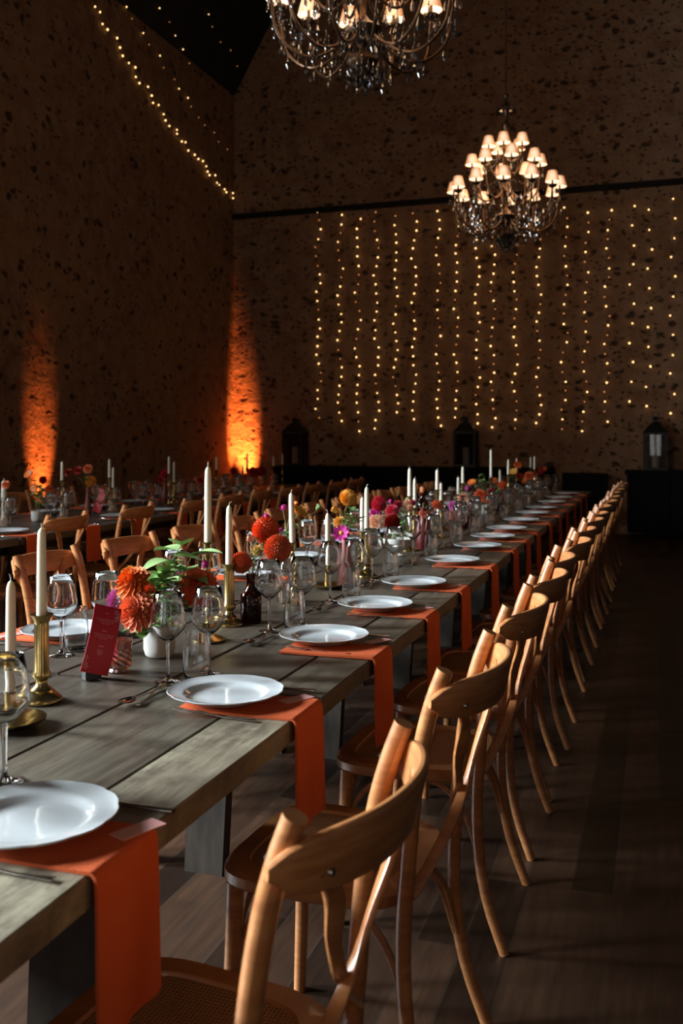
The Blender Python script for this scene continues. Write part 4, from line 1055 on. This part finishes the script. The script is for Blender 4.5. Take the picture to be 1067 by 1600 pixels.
SX = [(497, 331, 652), (531, 336, 658), (559, 343, 673), (588, 332, 670), (618, 338, 645), (647, 319, 655), (685, 329, 666), (713, 340, 667), (746, 345, 661), (770, 342, 667), (805, 340, 669), (841, 345, 661), (885, 325, 671), (917, 332, 674), (951, 329, 658), (990, 322, 643), (1016, 328, 650), (1054, 311, 645)]
for i, (px, y0, y1) in enumerate(SX):
    sp = 13.9 if i < 12 else 14.9
    n = int((y1 - y0) / sp); pts = []; br = []
    for k in range(n + 1):
        py = y0 + (y1 - y0) * k / n + rr.uniform(-1, 1)
        x = px + 3.0 * math.sin(k * 1.1 + i) + rr.uniform(-2, 2) - (k / n) * (5 if i > 11 else 0)
        pts.append(tuple(on_back(x, py))); br.append((rr.random() < .72) if i < 12 else (1 if k % 2 == 0 else 0))
    if i >= 15: pts, br = pts[::2], br[::2]
    string('fairy_light_string', pts, br, 'string of warm fairy lights, %s strand from the left of the curtain' % ('leftmost' if i == 0 else ORD[i]), 'strands of the fairy light curtain')
def on_left(px, py, X=XW + .04):
    t = (px - 533.5) / F; d = X / (t * CA - SA); return W(px, py, d)
LP = [(162, 35), (188, 63), (201, 125), (227, 154), (277, 198), (292, 248), (306, 291), (338, 328), (372, 351), (374, 401), (393, 433), (438, 452), (457, 498), (464, 536), (493, 547), (519, 595), (529, 627), (549, 656), (588, 676), (589, 697), (614, 737), (633, 741), (648, 784), (681, 806), (700, 828), (724, 839), (741, 866), (748, 894), (758, 912), (788, 913), (797, 952), (809, 963), (837, 986), (846, 1001), (880, 1006), (881, 1032), (910, 1030), (925, 1056), (928, 1075)]
string('fairy_light_garland', [tuple(on_left(100 + x / 3.334, y / 3.334)) for x, y in LP], [1] * len(LP), 'long swag of fairy lights running down the left wall into the corner', None, .95)
G2 = [(326, 36), (354, 97), (413, 172), (443, 232), (500, 290), (519, 352), (576, 413), (599, 462), (646, 510), (662, 555), (702, 612), (733, 652), (783, 690), (805, 738), (851, 778)]
string('fairy_light_garland', [tuple(on_left(100 + x / 3.334, y / 3.334)) for x, y in G2], [.6 if i in (0, 2, 4, 7, 8) else 0 for i in range(len(G2))], 'fainter swag of fairy lights high on the left wall', None, .7)
def on_roof(px, py):
    t = (px - 533.5) / F; dr = Vector((t * CA - SA, t * SA + CA, -(py - 688) / F)); nrm = Vector((-math.sin(PI / 3), 0, math.cos(PI / 3)))
    q = Vector((XW, 0, EAVE)) - Vector((0, 0, EYE)); k = nrm.dot(q) / nrm.dot(dr); p = Vector((0, 0, EYE)) + dr * k
    return p - nrm * .03
G3 = [(489, 38), (541, 111), (572, 181), (612, 253), (645, 325), (675, 380)]
pts = []
for x, y in G3: pts.append(tuple(on_roof(100 + x / 3.334, y / 3.334)))
string('fairy_light_garland', pts, [1, .4, 1, 1, 0, 0], 'short row of faint fairy lights across the dark roof slope, left', None, .7)
G4 = [(745, 71), (765, 135), (808, 215), (860, 258), (895, 341)]
string('fairy_light_garland', [tuple(on_roof(100 + x / 3.334, y / 3.334)) for x, y in G4], [1, 0, 0, .4, .4], 'short row of faint fairy lights across the dark roof slope, nearer the chandelier', None, .7)

# ------------------------------------------------------------------ ledges and lanterns at the back wall
def on_plane_y(px, Y):
    t = (px - 533.5) / F; d = Y / (t * SA + CA); return W(px, 688, d), d
def bench(px0, px1, top, depth, label, n):
    a, _ = on_plane_y(px0, YN - depth); c, _ = on_plane_y(px1, YN - depth)
    root = empty('sideboard', ((a.x + c.x) / 2, YN - depth / 2 - .02, 0)); tag(root, label, 'sideboard')
    hw = abs(c.x - a.x) / 2; hd = depth / 2 - .02
    m = MB(); m.box(-hw, hw, -hd, hd, top - .06, top); m.obj('worktop', M['board'], root, smooth=False)
    m = MB(); m.box(-hw + .03, hw - .03, -hd + .04, hd, .08, top - .06); m.obj('carcass', M['board'], root, smooth=False)
    w_ = (2 * hw - .06) / n
    for k in range(n):
        m = MB(); x = -hw + .03 + k * w_; m.box(x + .01, x + w_ - .01, -hd + .02, -hd + .04, .1, top - .08); dd = m.obj('door', M['board'], root, smooth=False)
    return top
bench(424, 862, .96, .5, 'long black sideboard along the back wall under the two left lanterns', 6)
bench(976, 1120, .94, .5, 'short black sideboard at the right under the last lantern', 2)
a, _ = on_plane_y(912, YN - .5)
root = empty('bench_seat', (a.x, YN - .5, 0)); tag(root, 'low dark bench in the gap between the two black sideboards', 'bench')
m = MB(); m.sweep([(-.32, 0, .40), (.32, 0, .40)], (0, 0, 1), lambda i, t: rrect(.1, .5, .03)); m.obj('seat', M['board'], root)
m = MB(); m.sweep([(-.32, .24, .66), (.32, .24, .66)], (0, 0, 1), lambda i, t: rrect(.46, .06, .03)); m.obj('backrest', M['board'], root)
for sx in (-.28, .28):
    for sy in (-.2, .2):
        m = MB(); m.box(sx - .025, sx + .025, sy - .025, sy + .025, 0, .36); m.obj('leg', M['board'], root, smooth=False)
def make_lantern():
    root = empty('lantern'); hw, h = .15, .50
    m = MB(); m.box(-hw - .015, hw + .015, -hw - .015, hw + .015, 0, .04); m.box(-hw - .015, hw + .015, -hw - .015, hw + .015, h, h + .03); m.obj('base_and_rim', M['black'], root, smooth=False)
    for sx in (-1, 1):
        for sy in (-1, 1):
            m = MB(); m.box(sx * hw - .012, sx * hw + .012, sy * hw - .012, sy * hw + .012, .04, h); m.obj('corner_post', M['black'], root, smooth=False)
    for k in range(4):
        R = Matrix.Rotation(k * PI / 2, 3, 'Z'); m = MB(); m.box(-hw + .012, hw - .012, -hw - .002, -hw + .002, .04, h)
        m.v = [tuple(R @ Vector(v)) for v in m.v]; m.obj('pane', M['pane'], root, smooth=False)
    m = MB(); m.lathe([(.235, h + .03), (.20, h + .06), (.13, h + .13), (.07, h + .17), (.05, h + .175), (.05, h + .215), (.07, h + .22), (.03, h + .25), (.0005, h + .26)], 4); m.v = [tuple(Matrix.Rotation(PI / 4, 3, 'Z') @ Vector(v)) for v in m.v]
    m.obj('roof', M['black'], root, smooth=False)
    m = MB(); m.tube([(.045 * math.cos(a), 0, h + .275 + .045 * math.sin(a)) for a in [2 * PI * k / 16 for k in range(17)]], .005, 6, False); m.obj('ring', M['black'], root)
    return root
lantern = Proto(make_lantern)
def make_pillar():
    root = empty('pillar_candle')
    m = MB(); m.lathe([(.0005, 0), (.048, 0), (.048, .25), (.044, .256), (.0005, .25)], 24); m.obj('wax', M['wax'], root)
    m = MB(); m.tube([(0, 0, .25), (0, 0, .266)], .002, 6); m.obj('wick', M['wick'], root); return root
pillar = Proto(make_pillar)
for px, z, nm in ((461, .96, 'left'), (728, .96, 'middle'), (1024, .94, 'right')):
    p, d = on_plane_y(px, YN - .27)
    lantern.place((p.x, p.y, z), 0, 'black metal lantern with peaked roof, %s one of three on the sideboards' % nm, 'lantern', 'black lanterns on the sideboards')
    pillar.place((p.x, p.y, z + .04), 0, 'thick ivory candle inside the %s lantern' % nm, 'candle', 'pillar candles in the lanterns')

# ------------------------------------------------------------------ floor uplighters
def make_upl():
    root = empty('floor_uplighter')
    m = MB(); m.box(-.11, .11, -.07, .07, 0, .025); m.obj('base', M['black'], root, smooth=False)
    m = MB(); m.lathe([(.0005, .03), (.06, .03), (.075, .05), (.08, .15), (.074, .155), (.07, .12), (.0005, .11)], 24); m.obj('housing', M['black'], root)
    for sx in (-1, 1):
        m = MB(); m.box(sx * .092 - .006, sx * .092 + .006, -.015, .015, .02, .12); m.obj('bracket', M['black'], root, smooth=False)
    m = MB(); m.lathe([(.0005, .122), (.068, .122), (.068, .116), (.0005, .116)], 20); m.obj('lens', M['lens'], root)
    return root
upl = Proto(make_upl)
UP = [(on_left(110, 760, XW + .40), 'left floor uplighter throwing an orange glow up the long left wall', (-.42, 0.0), 430), (Vector((XW + .44, YN - .40, 0)), 'corner floor uplighter throwing the brightest orange glow', (-.24, .33), 1900)]
for p, lab, (tx, ty), e in UP:
    upl.place((p.x, p.y, 0), 0, lab, 'lamp')
    l = bpy.data.lights.new('uplight', 'SPOT'); l.energy = e; l.color = (1, .235, .048); l.spot_size = math.radians(32); l.spot_blend = 1.0; l.shadow_soft_size = .04
    o = bpy.data.objects.new('uplight', l); COL.objects.link(o); o.location = (p.x, p.y, .17)
    o.rotation_mode = 'QUATERNION'; o.rotation_quaternion = Vector((0, 0, -1)).rotation_difference(Vector((tx, ty, 1)).normalized())
print('objects', len(bpy.data.objects))
